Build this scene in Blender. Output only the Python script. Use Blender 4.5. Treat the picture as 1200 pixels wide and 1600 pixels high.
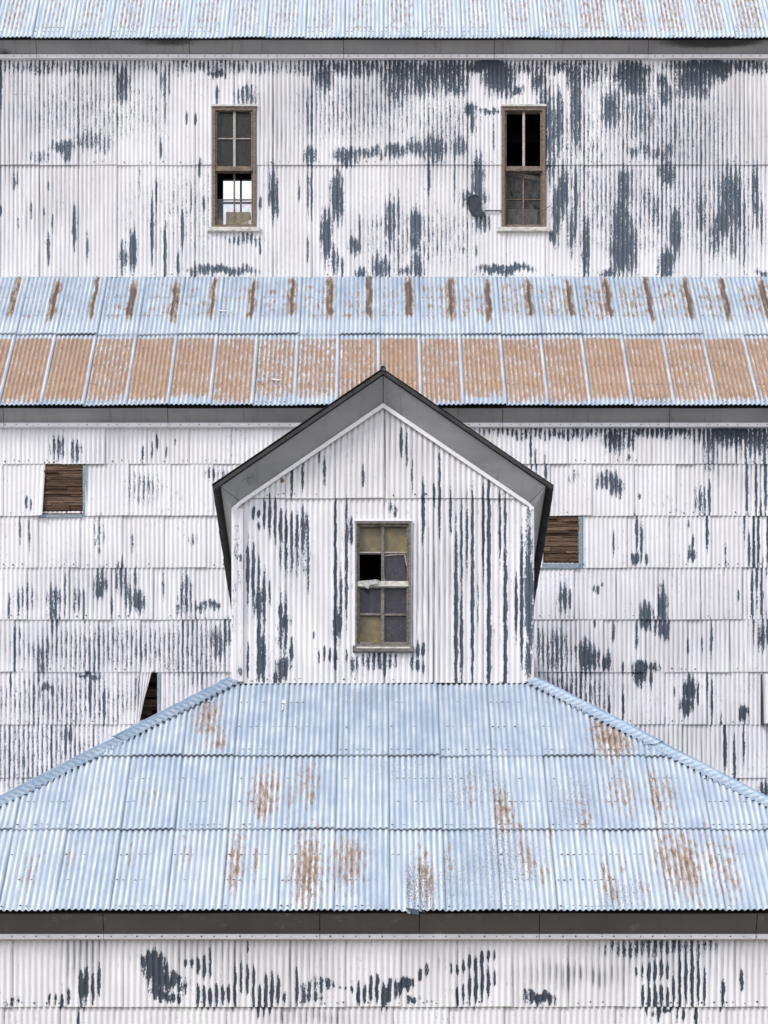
import bpy, math, random
import numpy as np
from mathutils import Vector, Matrix

for o in list(bpy.data.objects):
    bpy.data.objects.remove(o)
random.seed(7)
RNG = np.random.default_rng(11)
scene = bpy.context.scene
COL = scene.collection
R = math.radians

# ------------------------------------------------------------------ camera
F, CX, HY, EYE = 5200.0, 588.0, 2450.0, 1.6      # focal length, optical axis and horizon of the photograph (1200 x 1600)
cam_d = bpy.data.cameras.new('camera')
cam = bpy.data.objects.new('camera', cam_d)
COL.objects.link(cam)
cam.location = (0, 0, EYE)
cam.rotation_euler = (R(90), 0, 0)
cam_d.sensor_fit = 'HORIZONTAL'
cam_d.sensor_width = 36.0
cam_d.lens = F / 1200 * 36.0
cam_d.shift_x = (600 - CX) / 1200
cam_d.shift_y = (HY - 800) / 1200
cam_d.clip_start = 0.5
cam_d.clip_end = 3000
scene.camera = cam

# ------------------------------------------------------------------ sky and sun (bright overcast)
SUN_EL, SUN_AZ = 40, -128
w = bpy.data.worlds.new('World')
scene.world = w
w.use_nodes = True
nt = w.node_tree
bg = nt.nodes['Background']
sky = nt.nodes.new('ShaderNodeTexSky')
sky.sky_type = 'NISHITA'
sky.sun_disc = False
sky.sun_elevation = R(SUN_EL)
sky.sun_rotation = R(SUN_AZ)
sky.dust_density = 4.0
sky.altitude = 1500
mixn = nt.nodes.new('ShaderNodeMix')
mixn.data_type = 'RGBA'
mixn.inputs['Factor'].default_value = 0.72          # thin bright cloud over most of the sky
mixn.inputs['B'].default_value = (8.7, 8.8, 9.1, 1)
nt.links.new(sky.outputs['Color'], mixn.inputs['A'])
nt.links.new(mixn.outputs['Result'], bg.inputs['Color'])
bg.inputs['Strength'].default_value = 0.11
sun_d = bpy.data.lights.new('sun', 'SUN')
sun_d.energy = 1.5
sun_d.angle = R(14)
sun_d.color = (1.0, 0.965, 0.92)
sun = bpy.data.objects.new('sun', sun_d)
COL.objects.link(sun)
sd = Vector((math.sin(R(SUN_AZ)) * math.cos(R(SUN_EL)), math.cos(R(SUN_AZ)) * math.cos(R(SUN_EL)), math.sin(R(SUN_EL))))
sun.rotation_euler = sd.to_track_quat('Z', 'Y').to_euler()
sun.location = (-20, -10, 60)
vs = scene.view_settings
vs.view_transform = 'Standard'
vs.look = 'None'
vs.gamma = 1
vs.exposure = 0.52

# ------------------------------------------------------------------ measured depths (metres from the camera)
PITCH = 0.61 / 9                   # one corrugation
DL = 36.54                         # front wall of the hipped block
DD = 41.2                          # front wall of the gabled dormer
DM = 48.28                         # wall of the middle block
DU = 52.2                          # wall of the upper block
def X(px, D): return (px - CX) * D / F
def Z(py, D): return EYE + (HY - py) * D / F
def P(px, py, D): return Vector((X(px, D), D, Z(py, D)))

# ------------------------------------------------------------------ materials
def new_mat(name):
    m = bpy.data.materials.new(name)
    m.use_nodes = True
    t = m.node_tree
    for n in list(t.nodes):
        t.nodes.remove(n)
    out = t.nodes.new('ShaderNodeOutputMaterial')
    b = t.nodes.new('ShaderNodeBsdfPrincipled')
    t.links.new(b.outputs[0], out.inputs[0])
    return m, t, b
class NT:
    def __init__(s, t): s.t = t
    def lk(s, a, b): s.t.links.new(a, b)
    def put(s, sock, v):
        if isinstance(v, (int, float)): sock.default_value = v
        elif isinstance(v, tuple): sock.default_value = (v + (1,))[:4] if len(sock.default_value) == 4 else v
        else: s.lk(v, sock)
    def math(s, op, a, b=0.0, c=0.0, clamp=False):
        n = s.t.nodes.new('ShaderNodeMath'); n.operation = op; n.use_clamp = clamp
        s.put(n.inputs[0], a); s.put(n.inputs[1], b); s.put(n.inputs[2], c)
        return n.outputs[0]
    def attr(s, name):
        n = s.t.nodes.new('ShaderNodeAttribute'); n.attribute_name = name
        return n.outputs['Fac']
    def noise(s, vec, scale=1.0, detail=3.0, rough=0.55, dist=0.0):
        n = s.t.nodes.new('ShaderNodeTexNoise')
        n.inputs['Scale'].default_value = scale; n.inputs['Detail'].default_value = detail
        n.inputs['Roughness'].default_value = rough; n.inputs['Distortion'].default_value = dist
        s.lk(vec, n.inputs['Vector'])
        return n.outputs['Fac']
    def uv(s, sx, sy, off=0.0):
        n = s.t.nodes.new('ShaderNodeUVMap')
        m = s.t.nodes.new('ShaderNodeMapping')
        m.inputs['Scale'].default_value = (sx, sy, 1); m.inputs['Location'].default_value = (off, off * 0.7, off)
        s.lk(n.outputs[0], m.inputs['Vector'])
        return m.outputs[0]
    def pos(s, sx, sy, sz):
        g = s.t.nodes.new('ShaderNodeNewGeometry')
        m = s.t.nodes.new('ShaderNodeMapping')
        m.inputs['Scale'].default_value = (sx, sy, sz)
        s.lk(g.outputs['Position'], m.inputs['Vector'])
        return m.outputs[0]
    def step(s, v, lo, hi, a=0.0, b=1.0):
        n = s.t.nodes.new('ShaderNodeMapRange'); n.interpolation_type = 'SMOOTHSTEP'
        s.put(n.inputs[0], v); n.inputs[1].default_value = lo; n.inputs[2].default_value = hi
        n.inputs[3].default_value = a; n.inputs[4].default_value = b
        return n.outputs[0]
    def mix(s, f, a, b):
        n = s.t.nodes.new('ShaderNodeMix'); n.data_type = 'RGBA'
        s.put(n.inputs['Factor'], f); s.put(n.inputs['A'], a); s.put(n.inputs['B'], b)
        return n.outputs['Result']
    def rand(s):
        return s.t.nodes.new('ShaderNodeObjectInfo').outputs['Random']
    def bump(s, h, strength, dist):
        n = s.t.nodes.new('ShaderNodeBump'); n.inputs['Strength'].default_value = strength
        n.inputs['Distance'].default_value = dist
        s.lk(h, n.inputs['Height'])
        return n.outputs[0]

def mat_painted():
    m, t, b = new_mat('peeling white paint on corrugated metal')
    n = NT(t)
    peel, grv, grime, tone = n.attr('peel'), n.attr('groove'), n.attr('grime'), n.attr('tone')
    n1 = n.noise(n.uv(34, 5.0), 1, 4, 0.62)
    n2 = n.noise(n.uv(72, 30), 1, 4, 0.75)
    n3 = n.noise(n.uv(2.2, 1.4), 1, 3, 0.5)
    gate = n.step(peel, 0.03, 0.40)
    v = n.math('MULTIPLY_ADD', grv, 0.62, -0.36)
    v = n.math('ADD', v, n.math('MULTIPLY_ADD', n1, 2.3, -1.15))
    v = n.math('ADD', v, n.math('MULTIPLY_ADD', n2, 2.6, -1.30))
    v = n.math('MULTIPLY_ADD', v, gate, peel)
    mask = n.step(v, 0.46, 0.68)
    wash = n.step(v, 0.05, 0.60, 0.0, 0.42)
    # white coat, chalky and slightly uneven
    white = n.mix(n.step(n3, .3, .7), (0.86, 0.85, 0.895), (0.75, 0.735, 0.77))
    white = n.mix(n.math('MULTIPLY', tone, 0.45), white, (0.70, 0.68, 0.68))
    streak = n.noise(n.uv(46, 1.3, 3.0), 1, 4, 0.6)
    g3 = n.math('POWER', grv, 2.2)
    dirt = n.math('MULTIPLY', n.step(streak, 0.36, 0.72), n.math('MULTIPLY_ADD', g3, 0.17, 0.04))  # valley darkening: corrugation shade put into the colour, broken by dirt streaks
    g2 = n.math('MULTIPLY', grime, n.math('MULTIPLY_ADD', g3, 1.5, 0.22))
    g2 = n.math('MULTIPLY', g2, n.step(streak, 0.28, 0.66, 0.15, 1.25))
    dirt = n.math('ADD', dirt, g2, clamp=True)  # grime joins the painted groove shade
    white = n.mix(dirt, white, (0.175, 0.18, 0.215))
    white = n.mix(wash, white, (0.32, 0.36, 0.44))
    nf = n.noise(n.uv(44, 11, 9.0), 1, 4, 0.7)
    npatch = n.noise(n.uv(1.7, 1.1, 4.0), 1, 3, 0.6)
    fl = n.math('ADD', nf, n.math('MULTIPLY_ADD', npatch, 0.45, -0.225))
    fl = n.math('MULTIPLY_ADD', grv, 0.08, fl)
    fleck = n.step(fl, 0.65, 0.77, 0.0, 0.55)
    white = n.mix(fleck, white, (0.16, 0.19, 0.26))
    slate = n.mix(n.step(n1, 0.3, 0.75), (0.046, 0.066, 0.096), (0.100, 0.132, 0.180))
    slate = n.mix(n.step(n3, 0.45, 0.75, 0.0, 0.5), slate, (0.10, 0.105, 0.125))
    slate = n.mix(n.step(n2, 0.60, 0.70, 0.0, 0.6), slate, (0.42, 0.44, 0.49))
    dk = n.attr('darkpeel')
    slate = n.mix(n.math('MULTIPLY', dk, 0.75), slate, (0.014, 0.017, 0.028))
    col = n.mix(mask, white, slate)
    rst = n.attr('rust')
    rr = n.step(n.math('ADD', rst, n.math('MULTIPLY_ADD', n1, 0.8, -0.4)), 0.35, 0.75)
    col = n.mix(rr, col, (0.20, 0.10, 0.055))
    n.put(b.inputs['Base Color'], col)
    n.put(b.inputs['Roughness'], n.math('MULTIPLY_ADD', mask, 0.06, 0.56))
    b.inputs['Specular IOR Level'].default_value = 0.3
    h = n.math('MULTIPLY_ADD', mask, -0.5, n.math('MULTIPLY', n3, 4.0))
    n.put(b.inputs['Normal'], n.bump(h, 0.5, 0.004))
    return m

def mat_galv():
    m, t, b = new_mat('weathered galvanised roofing')
    n = NT(t)
    rust, grv, tone = n.attr('rust'), n.attr('groove'), n.attr('tone')
    n1 = n.noise(n.uv(30, 4.5), 1, 4, 0.62)
    n2 = n.noise(n.uv(60, 26), 1, 4, 0.75)
    n3 = n.noise(n.uv(2.6, 1.5), 1, 6, 0.7)
    st = n.noise(n.uv(36, 1.0, 5.0), 1, 3, 0.6)
    zinc = n.mix(n.step(n3, 0.32, 0.68), (0.42, 0.495, 0.59), (0.69, 0.73, 0.77))
    zinc = n.mix(n.math('MULTIPLY', tone, 0.6), zinc, (0.78, 0.805, 0.84))
    zinc = n.mix(n.math('MULTIPLY', n.step(st, 0.36, 0.70), 0.65), zinc, (0.30, 0.38, 0.50))
    zinc = n.mix(n.math('MULTIPLY', n.math('POWER', grv, 2.0), 0.78), zinc, (0.20, 0.29, 0.415))  # valleys tinted darker blue, the shade of the corrugation painted in
    zinc = n.mix(n.step(n2, 0.60, 0.74, 0.0, 0.5), zinc, (0.84, 0.86, 0.88))
    gate = n.step(rust, 0.03, 0.40)
    v = n.math('MULTIPLY_ADD', grv, 0.40, -0.28)
    v = n.math('ADD', v, n.math('MULTIPLY_ADD', n1, 2.4, -1.2))
    v = n.math('ADD', v, n.math('MULTIPLY_ADD', n2, 1.5, -0.75))
    v = n.math('MULTIPLY_ADD', v, gate, rust)
    solid = n.attr('film')
    v = n.math('MULTIPLY_ADD', solid, 0.58, v)
    mask = n.step(v, 0.30, 0.78)
    deep = n.step(v, 0.80, 1.20)
    tan = n.mix(n.step(n1, 0.35, 0.65), (0.36, 0.25, 0.175), (0.25, 0.17, 0.12))
    tan = n.mix(n.step(n2, 0.57, 0.70, 0.0, 0.6), tan, (0.62, 0.56, 0.52))
    brown = n.mix(n.step(n2, 0.42, 0.62), (0.055, 0.035, 0.025), (0.155, 0.092, 0.06))
    film_c = n.mix(n.step(n1, 0.38, 0.64), (0.47, 0.285, 0.17), (0.31, 0.19, 0.115))
    film_c = n.mix(n.step(n3, 0.4, 0.75, 0.0, 0.6), film_c, (0.50, 0.40, 0.33))
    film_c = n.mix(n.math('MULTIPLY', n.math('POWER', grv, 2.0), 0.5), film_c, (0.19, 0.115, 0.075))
    film_c = n.mix(n.step(n2, 0.60, 0.72, 0.0, 0.2), film_c, (0.60, 0.54, 0.49))
    film_c = n.mix(n.step(st, 0.42, 0.66, 0.0, 0.45), film_c, (0.27, 0.18, 0.13))
    film_c = n.mix(n.math('MULTIPLY', tone, 0.4), film_c, (0.235, 0.145, 0.10))
    rc = n.mix(n.step(solid, 0.1, 0.5), n.mix(deep, tan, brown), film_c)
    col = n.mix(n.math('MULTIPLY', mask, 0.94), zinc, rc)
    gr = n.attr('grime')
    gm = n.step(n.math('MULTIPLY_ADD', n.math('MULTIPLY_ADD', n2, 5.0, -2.5), n.step(gr, 0.05, 0.3), gr), 0.66, 0.90)
    col = n.mix(gm, col, (0.10, 0.08, 0.075))
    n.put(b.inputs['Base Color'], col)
    n.put(b.inputs['Metallic'], n.math('MULTIPLY_ADD', mask, -0.22, 0.22))
    n.put(b.inputs['Roughness'], n.math('MULTIPLY_ADD', mask, 0.30, 0.50))
    h = n.math('MULTIPLY_ADD', n3, 5.0, n.math('MULTIPLY', n1, 0.6))
    n.put(b.inputs['Normal'], n.bump(h, 0.5, 0.004))
    return m

def mat_plain(name, c1, c2, scale=(4, 4, 4), rough=0.6, metallic=0.0, lo=0.35, hi=0.7, c3=None, s3=(60, 60, 60), a3=(0.62, 0.72), bump=0.0, objvar=None, spec=0.4):
    m, t, b = new_mat(name)
    n = NT(t)
    v = n.noise(n.pos(*scale), 1, 4, 0.6)
    col = n.mix(n.step(v, lo, hi), c1, c2)
    if objvar:
        col = n.mix(n.math('MULTIPLY', n.rand(), objvar[1]), col, objvar[0])
    if c3:
        v3 = n.noise(n.pos(*s3), 1, 3, 0.65)
        col = n.mix(n.step(v3, *a3), col, c3)
    n.put(b.inputs['Base Color'], col)
    b.inputs['Roughness'].default_value = rough
    b.inputs['Metallic'].default_value = metallic
    b.inputs['Specular IOR Level'].default_value = spec
    if bump:
        n.put(b.inputs['Normal'], n.bump(v, bump, 0.01))
    return m

def mat_soffit(name, c1, c2):
    m, t, b = new_mat(name)
    n = NT(t)
    v = n.noise(n.pos(1.1, 1.1, 2.5), 1, 4, 0.55)
    fine = n.noise(n.pos(90, 90, 90), 1, 2, 0.6)
    soot = n.attr('grime')
    col = n.mix(n.step(v, 0.3, 0.7), c1, c2)
    drip = n.noise(n.pos(9, 1.0, 1.2), 1, 5, 0.7)
    col = n.mix(n.step(drip, 0.52, 0.72, 0.0, 0.45), col, (0.09, 0.085, 0.085))
    pale = n.noise(n.pos(3.0, 3.0, 5.0), 1, 5, 0.7)
    col = n.mix(n.step(pale, 0.58, 0.74, 0.0, 0.35), col, (0.42, 0.41, 0.41))
    k = n.step(n.math('ADD', soot, n.math('MULTIPLY_ADD', fine, 1.2, -0.6)), 0.30, 0.75)
    col = n.mix(k, col, (0.035, 0.034, 0.036))
    n.put(b.inputs['Base Color'], col)
    b.inputs['Roughness'].default_value = 0.5
    n.put(b.inputs['Normal'], n.bump(v, 0.8, 0.03))
    return m

def mat_wood(name, c1, c2, c3):
    m, t, b = new_mat(name)
    n = NT(t)
    v = n.noise(n.pos(5, 30, 120), 1, 5, 0.65, 0.6)
    k = n.noise(n.pos(9, 9, 22), 1, 3, 0.6)
    col = n.mix(n.step(v, 0.3, 0.7), c1, c2)
    col = n.mix(n.rand(), col, n.mix(n.step(v, 0.35, 0.65), c3, c1))
    col = n.mix(n.step(k, 0.66, 0.72), col, (0.02, 0.014, 0.01))
    n.put(b.inputs['Base Color'], col)
    b.inputs['Roughness'].default_value = 0.8
    b.inputs['Specular IOR Level'].default_value = 0.2
    n.put(b.inputs['Normal'], n.bump(v, 0.8, 0.012))
    return m

def mat_pane(name, dust, lo, hi, scale=(16, 16, 9)):
    m, t, b = new_mat(name)
    n = NT(t)
    v = n.noise(n.pos(*scale), 1, 4, 0.65)
    sp = n.noise(n.pos(160, 160, 120), 1, 2, 0.6)
    col = n.mix(n.step(sp, 0.64, 0.74), dust, (0.42, 0.42, 0.46))
    n.put(b.inputs['Base Color'], col)
    b.inputs['Roughness'].default_value = 0.22
    b.inputs['Specular IOR Level'].default_value = 0.45
    n.put(b.inputs['Alpha'], n.step(v, 0.25, 0.75, lo, hi))
    return m

M = dict(
    paint=mat_painted(), galv=mat_galv(),
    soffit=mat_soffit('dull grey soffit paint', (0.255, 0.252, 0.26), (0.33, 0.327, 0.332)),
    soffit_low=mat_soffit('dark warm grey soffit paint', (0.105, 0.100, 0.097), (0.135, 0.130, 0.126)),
    trim=mat_plain('white trim paint', (0.88, 0.87, 0.90), (0.78, 0.77, 0.80), (6, 6, 20), 0.5, c3=(0.16, 0.16, 0.2), s3=(30, 30, 60), a3=(0.66, 0.74)),
    planks=mat_wood('weathered brown crib planks', (0.105, 0.060, 0.038), (0.030, 0.018, 0.013), (0.30, 0.195, 0.135)),
    casing=mat_plain('bare weathered window wood', (0.25, 0.195, 0.155), (0.11, 0.085, 0.07), (14, 14, 40), 0.8, c3=(0.05, 0.04, 0.035), s3=(40, 40, 90), a3=(0.60, 0.70), bump=0.4),
    casing_grey=mat_plain('grey weathered window wood', (0.23, 0.21, 0.19), (0.10, 0.092, 0.085), (14, 14, 40), 0.8, c3=(0.045, 0.04, 0.035), s3=(35, 35, 80), a3=(0.58, 0.68), bump=0.4),
    muntin=mat_plain('pale chipped muntin paint', (0.50, 0.47, 0.44), (0.34, 0.29, 0.26), (20, 20, 30), 0.7),
    sill=mat_plain('chipped cream sill paint', (0.72, 0.70, 0.66), (0.42, 0.39, 0.33), (14, 14, 40), 0.7, c3=(0.10, 0.09, 0.07), s3=(30, 30, 60), a3=(0.62, 0.7)),
    dark=mat_plain('blackened roof edge metal', (0.022, 0.022, 0.024), (0.045, 0.044, 0.046), (6, 6, 6), 0.6),
    nail=mat_plain('dark nail head', (0.035, 0.033, 0.036), (0.06, 0.05, 0.05), (9, 9, 9), 0.6),
    under=mat_plain('dark tarred underside', (0.03, 0.029, 0.028), (0.05, 0.047, 0.045), (7, 7, 7), 0.8),
    backing=mat_plain('old sheathing boards', (0.06, 0.045, 0.036), (0.09, 0.066, 0.05), (3, 3, 40), 0.85),
    inside=mat_plain('dark interior timber', (0.030, 0.024, 0.02), (0.05, 0.04, 0.032), (3, 3, 30), 0.9),
    pane=mat_pane('dusty violet window glass', (0.046, 0.042, 0.055), 0.62, 0.97),
    pane_dark=mat_pane('dark grimy window glass', (0.035, 0.030, 0.027), 0.55, 0.95, (30, 30, 14)),
    pane_faint=mat_pane('faintly dusty window glass', (0.16, 0.155, 0.16), 0.06, 0.34),
    pane_clear=mat_pane('grimy clear window glass', (0.30, 0.30, 0.34), 0.10, 0.30),
    olive=mat_plain('olive card behind glass', (0.40, 0.315, 0.10), (0.25, 0.20, 0.08), (7, 7, 7), 0.7),
    card=mat_plain('olive brown cardboard', (0.52, 0.43, 0.15), (0.40, 0.33, 0.11), (7, 7, 7), 0.8),
    plastic=mat_plain('torn clear plastic', (0.46, 0.46, 0.45), (0.28, 0.28, 0.27), (30, 30, 30), 0.35),
    slate=mat_plain('bare slate blue metal', (0.055, 0.075, 0.11), (0.10, 0.125, 0.165), (25, 25, 12), 0.6, c3=(0.04, 0.04, 0.055)),
    strip=mat_plain('bright galvanised lap strip', (0.20, 0.27, 0.34), (0.30, 0.37, 0.44), (40, 40, 25), 0.5, c3=(0.07, 0.10, 0.14), s3=(70, 70, 50), a3=(0.56, 0.68)),
    wire=mat_plain('old wire', (0.12, 0.10, 0.09), (0.2, 0.18, 0.16), (9, 9, 9), 0.6),
    ground=mat_plain('dry gravel and dirt', (0.16, 0.135, 0.105), (0.24, 0.21, 0.165), (0.6, 0.6, 0.6), 0.95, c3=(0.09, 0.085, 0.05), s3=(2, 2, 2), a3=(0.5, 0.7)),
)

# ------------------------------------------------------------------ object helpers
WLOC = {}
def link(o, parent, world):
    COL.objects.link(o)
    if parent is not None:
        o.parent = parent
        o.location = world - WLOC[parent.name]
    else:
        o.location = world
    WLOC[o.name] = world.copy()
    return o
def thing(name, label, cat, loc, group=None):
    o = bpy.data.objects.new(name, None)
    o.empty_display_size = 0.5
    link(o, None, Vector(loc))
    o['label'] = label; o['category'] = cat
    if group: o['group'] = group
    return o
def mesh_np(name, V, Q, mat, parent, attrs=None, uv=None, smooth=False, origin=None):
    V = np.asarray(V, dtype=np.float64)
    c = np.array(origin if origin is not None else ((V[:, 0].min() + V[:, 0].max()) / 2, (V[:, 1].min() + V[:, 1].max()) / 2, V[:, 2].min()))
    me = bpy.data.meshes.new(name)
    Q = np.asarray(Q, dtype=np.int32)
    me.vertices.add(len(V)); me.vertices.foreach_set('co', (V - c).astype(np.float32).ravel())
    k = Q.shape[1]
    me.loops.add(Q.size); me.loops.foreach_set('vertex_index', Q.ravel())
    me.polygons.add(len(Q))
    me.polygons.foreach_set('loop_start', np.arange(0, Q.size, k, dtype=np.int32))
    me.polygons.foreach_set('use_smooth', np.full(len(Q), smooth))
    if uv is not None:
        l = me.uv_layers.new(name='UVMap')
        l.data.foreach_set('uv', np.asarray(uv, dtype=np.float32)[Q.ravel()].ravel())
    me.update(calc_edges=True)
    for an, av in (attrs or {}).items():
        a = me.attributes.new(an, 'FLOAT', 'POINT')
        a.data.foreach_set('value', np.asarray(av, dtype=np.float32))
    me.materials.append(mat)
    o = bpy.data.objects.new(name, me)
    return link(o, parent, Vector(c))
class MB:
    def __init__(s): s.v = []; s.f = []
    def poly(s, pts):
        i = len(s.v); s.v += [tuple(p) for p in pts]; s.f.append(list(range(i, i + len(pts))))
    def hexa(s, p):                 # 8 points: bottom 0-3, top 4-7
        i = len(s.v); s.v += [tuple(q) for q in p]
        for f in ((3, 2, 1, 0), (4, 5, 6, 7), (0, 1, 5, 4), (1, 2, 6, 5), (2, 3, 7, 6), (3, 0, 4, 7)):
            s.f.append([i + a for a in f])
    def box(s, x0, x1, y0, y1, z0, z1):
        s.hexa([(x0, y0, z0), (x1, y0, z0), (x1, y1, z0), (x0, y1, z0), (x0, y0, z1), (x1, y0, z1), (x1, y1, z1), (x0, y1, z1)])
    def pbox(s, D, x0, y0, x1, y1, n0, n1):      # box on the wall at depth D, from n0 to n1 metres proud of it
        s.box(X(x0, D), X(x1, D), D - n1, D - n0, Z(max(y0, y1), D), Z(min(y0, y1), D))
    def slab(s, pts, off):          # polygon extruded by off
        n = len(pts); i = len(s.v)
        s.v += [tuple(p) for p in pts] + [tuple(Vector(p) + off) for p in pts]
        s.f.append([i + a for a in range(n)]); s.f.append([i + n + a for a in reversed(range(n))])
        for a in range(n):
            b2 = (a + 1) % n
            s.f.append([i + a, i + n + a, i + n + b2, i + b2])
    def tube(s, path, r, k=6):
        rings = []
        for j, p in enumerate(path):
            p = Vector(p)
            d = (Vector(path[min(j + 1, len(path) - 1)]) - Vector(path[max(j - 1, 0)])).normalized()
            a = d.cross(Vector((0.13, 0.2, 0.97))).normalized(); bb = d.cross(a)
            i = len(s.v)
            s.v += [tuple(p + (a * math.cos(2 * math.pi * q / k) + bb * math.sin(2 * math.pi * q / k)) * r) for q in range(k)]
            rings.append(i)
        for i0, i1 in zip(rings, rings[1:]):
            for q in range(k):
                s.f.append([i0 + q, i0 + (q + 1) % k, i1 + (q + 1) % k, i1 + q])
        s.f.append([rings[0] + q for q in range(k)]); s.f.append([rings[-1] + q for q in reversed(range(k))])
    def build(s, name, mat, parent=None, bevel=0.0, attrs=None, smooth=False, kind=None):
        V = np.array(s.v); c = Vector(((V[:, 0].min() + V[:, 0].max()) / 2, (V[:, 1].min() + V[:, 1].max()) / 2, V[:, 2].min()))
        me = bpy.data.meshes.new(name)
        me.from_pydata([tuple(Vector(p) - c) for p in s.v], [], s.f)
        me.validate(); me.update()
        for an, fn in (attrs or {}).items():
            a = me.attributes.new(an, 'FLOAT', 'POINT')
            a.data.foreach_set('value', np.array([fn(*p) for p in s.v], dtype=np.float32))
        if smooth: me.polygons.foreach_set('use_smooth', [True] * len(me.polygons))
        me.materials.append(mat)
        o = bpy.data.objects.new(name, me)
        link(o, parent, c)
        if bevel:
            bv = o.modifiers.new('bevel', 'BEVEL'); bv.width = bevel; bv.segments = 1; bv.limit_method = 'ANGLE'
        if kind: o['kind'] = kind
        return o

# ------------------------------------------------------------------ corrugated sheet
class Frame:
    def __init__(s, O, U, V):
        s.O, s.U, s.V = np.array(O), np.array(U), np.array(V)
        s.N = np.cross(s.U, s.V)
def field(blobs, u, v, power=3.0):
    out = np.zeros_like(u)
    if len(blobs) == 0: return out
    u0, u1, v0, v1 = u.min(), u.max(), v.min(), v.max()
    g = np.floor(u / PITCH + 0.25)                     # every corrugation lets go a little differently
    h = np.sin(g * 12.9898) * 43758.5453; h = h - np.floor(h)
    v = v + 0.07 * (h - 0.5) + 0.014 * np.sin(v * 41 + 20 * h) + 0.02 * np.sin(v * 13 + u * 9)
    u = u + 0.004 * np.sin(v * 17 + u * 5) + 0.004 * np.sin(v * 39 + 7 * h)
    for (a, b, ra, rb, s) in blobs:
        if a + 2 * ra < u0 or a - 2 * ra > u1 or b + 2 * rb < v0 or b - 2 * rb > v1: continue
        r2 = ((u - a) / ra) ** 2 + ((v - b) / rb) ** 2
        out = np.maximum(out, s * np.exp(-0.5 * r2 ** (power / 2))) + 0.18 * s * np.exp(-r2)
    return out
def sheet(name, parent, fr, u0, v0, W, L, mat, fields, A=0.0070, gap=0.020, lapv=0.07, lapu=0.03, dv=0.035,
          ulim=None, vtop=None, holes=(), warp=None, segs=6, seamk=0.40, ej=0.004, base=0.004, local=None):
    nw = W / PITCH
    nc = max(2, int(round(nw * segs)) + 2)
    us = np.linspace(u0, u0 + W + lapu, nc + 1)
    if ulim is not None:
        us = np.clip(us, ulim[0], ulim[1])
        us = np.unique(us)
        if len(us) < 2: return None
    nc = len(us) - 1
    top = np.full(nc + 1, v0 + L + lapv)
    if vtop is not None: top = np.minimum(top, np.array([vtop(x) for x in us]))
    keep = top > v0 + 0.002
    if keep.sum() < 2: return None
    top = np.maximum(top, v0 + 0.001)
    nr = max(1, int(round((top.max() - v0) / dv)))
    tt = np.linspace(0, 1, nr + 1)
    u = np.repeat(us[None, :], nr + 1, 0)
    v = v0 + (top[None, :] - v0) * tt[:, None]
    c = np.cos(2 * np.pi * (u - u0) / PITCH)
    s = (u - u0) / W
    t = (v - v0) / L
    jit = random.uniform(0, 0.004)
    n = base + A * (1 + c) + 0.009 * s + gap * (1 - np.clip(t, 0, 1)) + jit
    wav = 0.004 * np.sin(u * 3.1 + random.uniform(0, 6)) * np.sin(v * 2.3 + random.uniform(0, 6))
    n = n + wav
    # the cut edge is never quite straight
    edge = random.uniform(-ej, ej) + random.uniform(-1.6 * ej, 1.6 * ej) * (s - 0.5)
    uu, vv = u.copy(), v + edge * (1 - np.clip(t, 0, 1))
    if warp is not None: uu, vv, n = warp(uu, vv, n, s, t)
    Pn = fr.O + uu[..., None] * fr.U + vv[..., None] * fr.V + n[..., None] * fr.N
    V = Pn.reshape(-1, 3)
    i = np.arange((nr + 1) * (nc + 1)).reshape(nr + 1, nc + 1)
    q = np.stack([i[:-1, :-1], i[:-1, 1:], i[1:, 1:], i[1:, :-1]], -1)
    ok = np.repeat((keep[:-1] | keep[1:])[None, :], nr, 0)
    for (a, b2, c2, d2) in holes:
        cu = (u[:-1, :-1] + u[1:, 1:]) / 2; cv = (v[:-1, :-1] + v[1:, 1:]) / 2
        ok &= ~((cu > a) & (cu < b2) & (cv > c2) & (cv < d2))
    q = q[ok]
    if len(q) == 0: return None
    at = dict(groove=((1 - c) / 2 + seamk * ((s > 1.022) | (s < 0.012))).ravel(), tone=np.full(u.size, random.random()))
    for k, fn in fields.items():
        at[k] = fn(u, v, s, t).ravel()
    return mesh_np(name, V, q, mat, parent, at, np.stack([u.ravel(), v.ravel()], 1), True)
def nails(parent, fr, pts, r=0.010, n=0.03, mat=None):
    b = []
    f = []
    for (u, v, nn) in pts:
        i = len(b)
        rr = r * random.uniform(0.75, 1.3)
        for k in range(6):
            a = k * math.pi / 3
            b.append(fr.O + (u + rr * math.cos(a)) * fr.U + (v + rr * math.sin(a)) * fr.V + (n + nn) * fr.N)
        b.append(fr.O + u * fr.U + v * fr.V + (n + nn + 0.006) * fr.N)
        for k in range(6): f.append((i + k, i + (k + 1) % 6, i + 6))
    o = mesh_np('nail_heads', b, f, mat or M['nail'], parent)
    o['kind'] = 'stuff'
    return o

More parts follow.
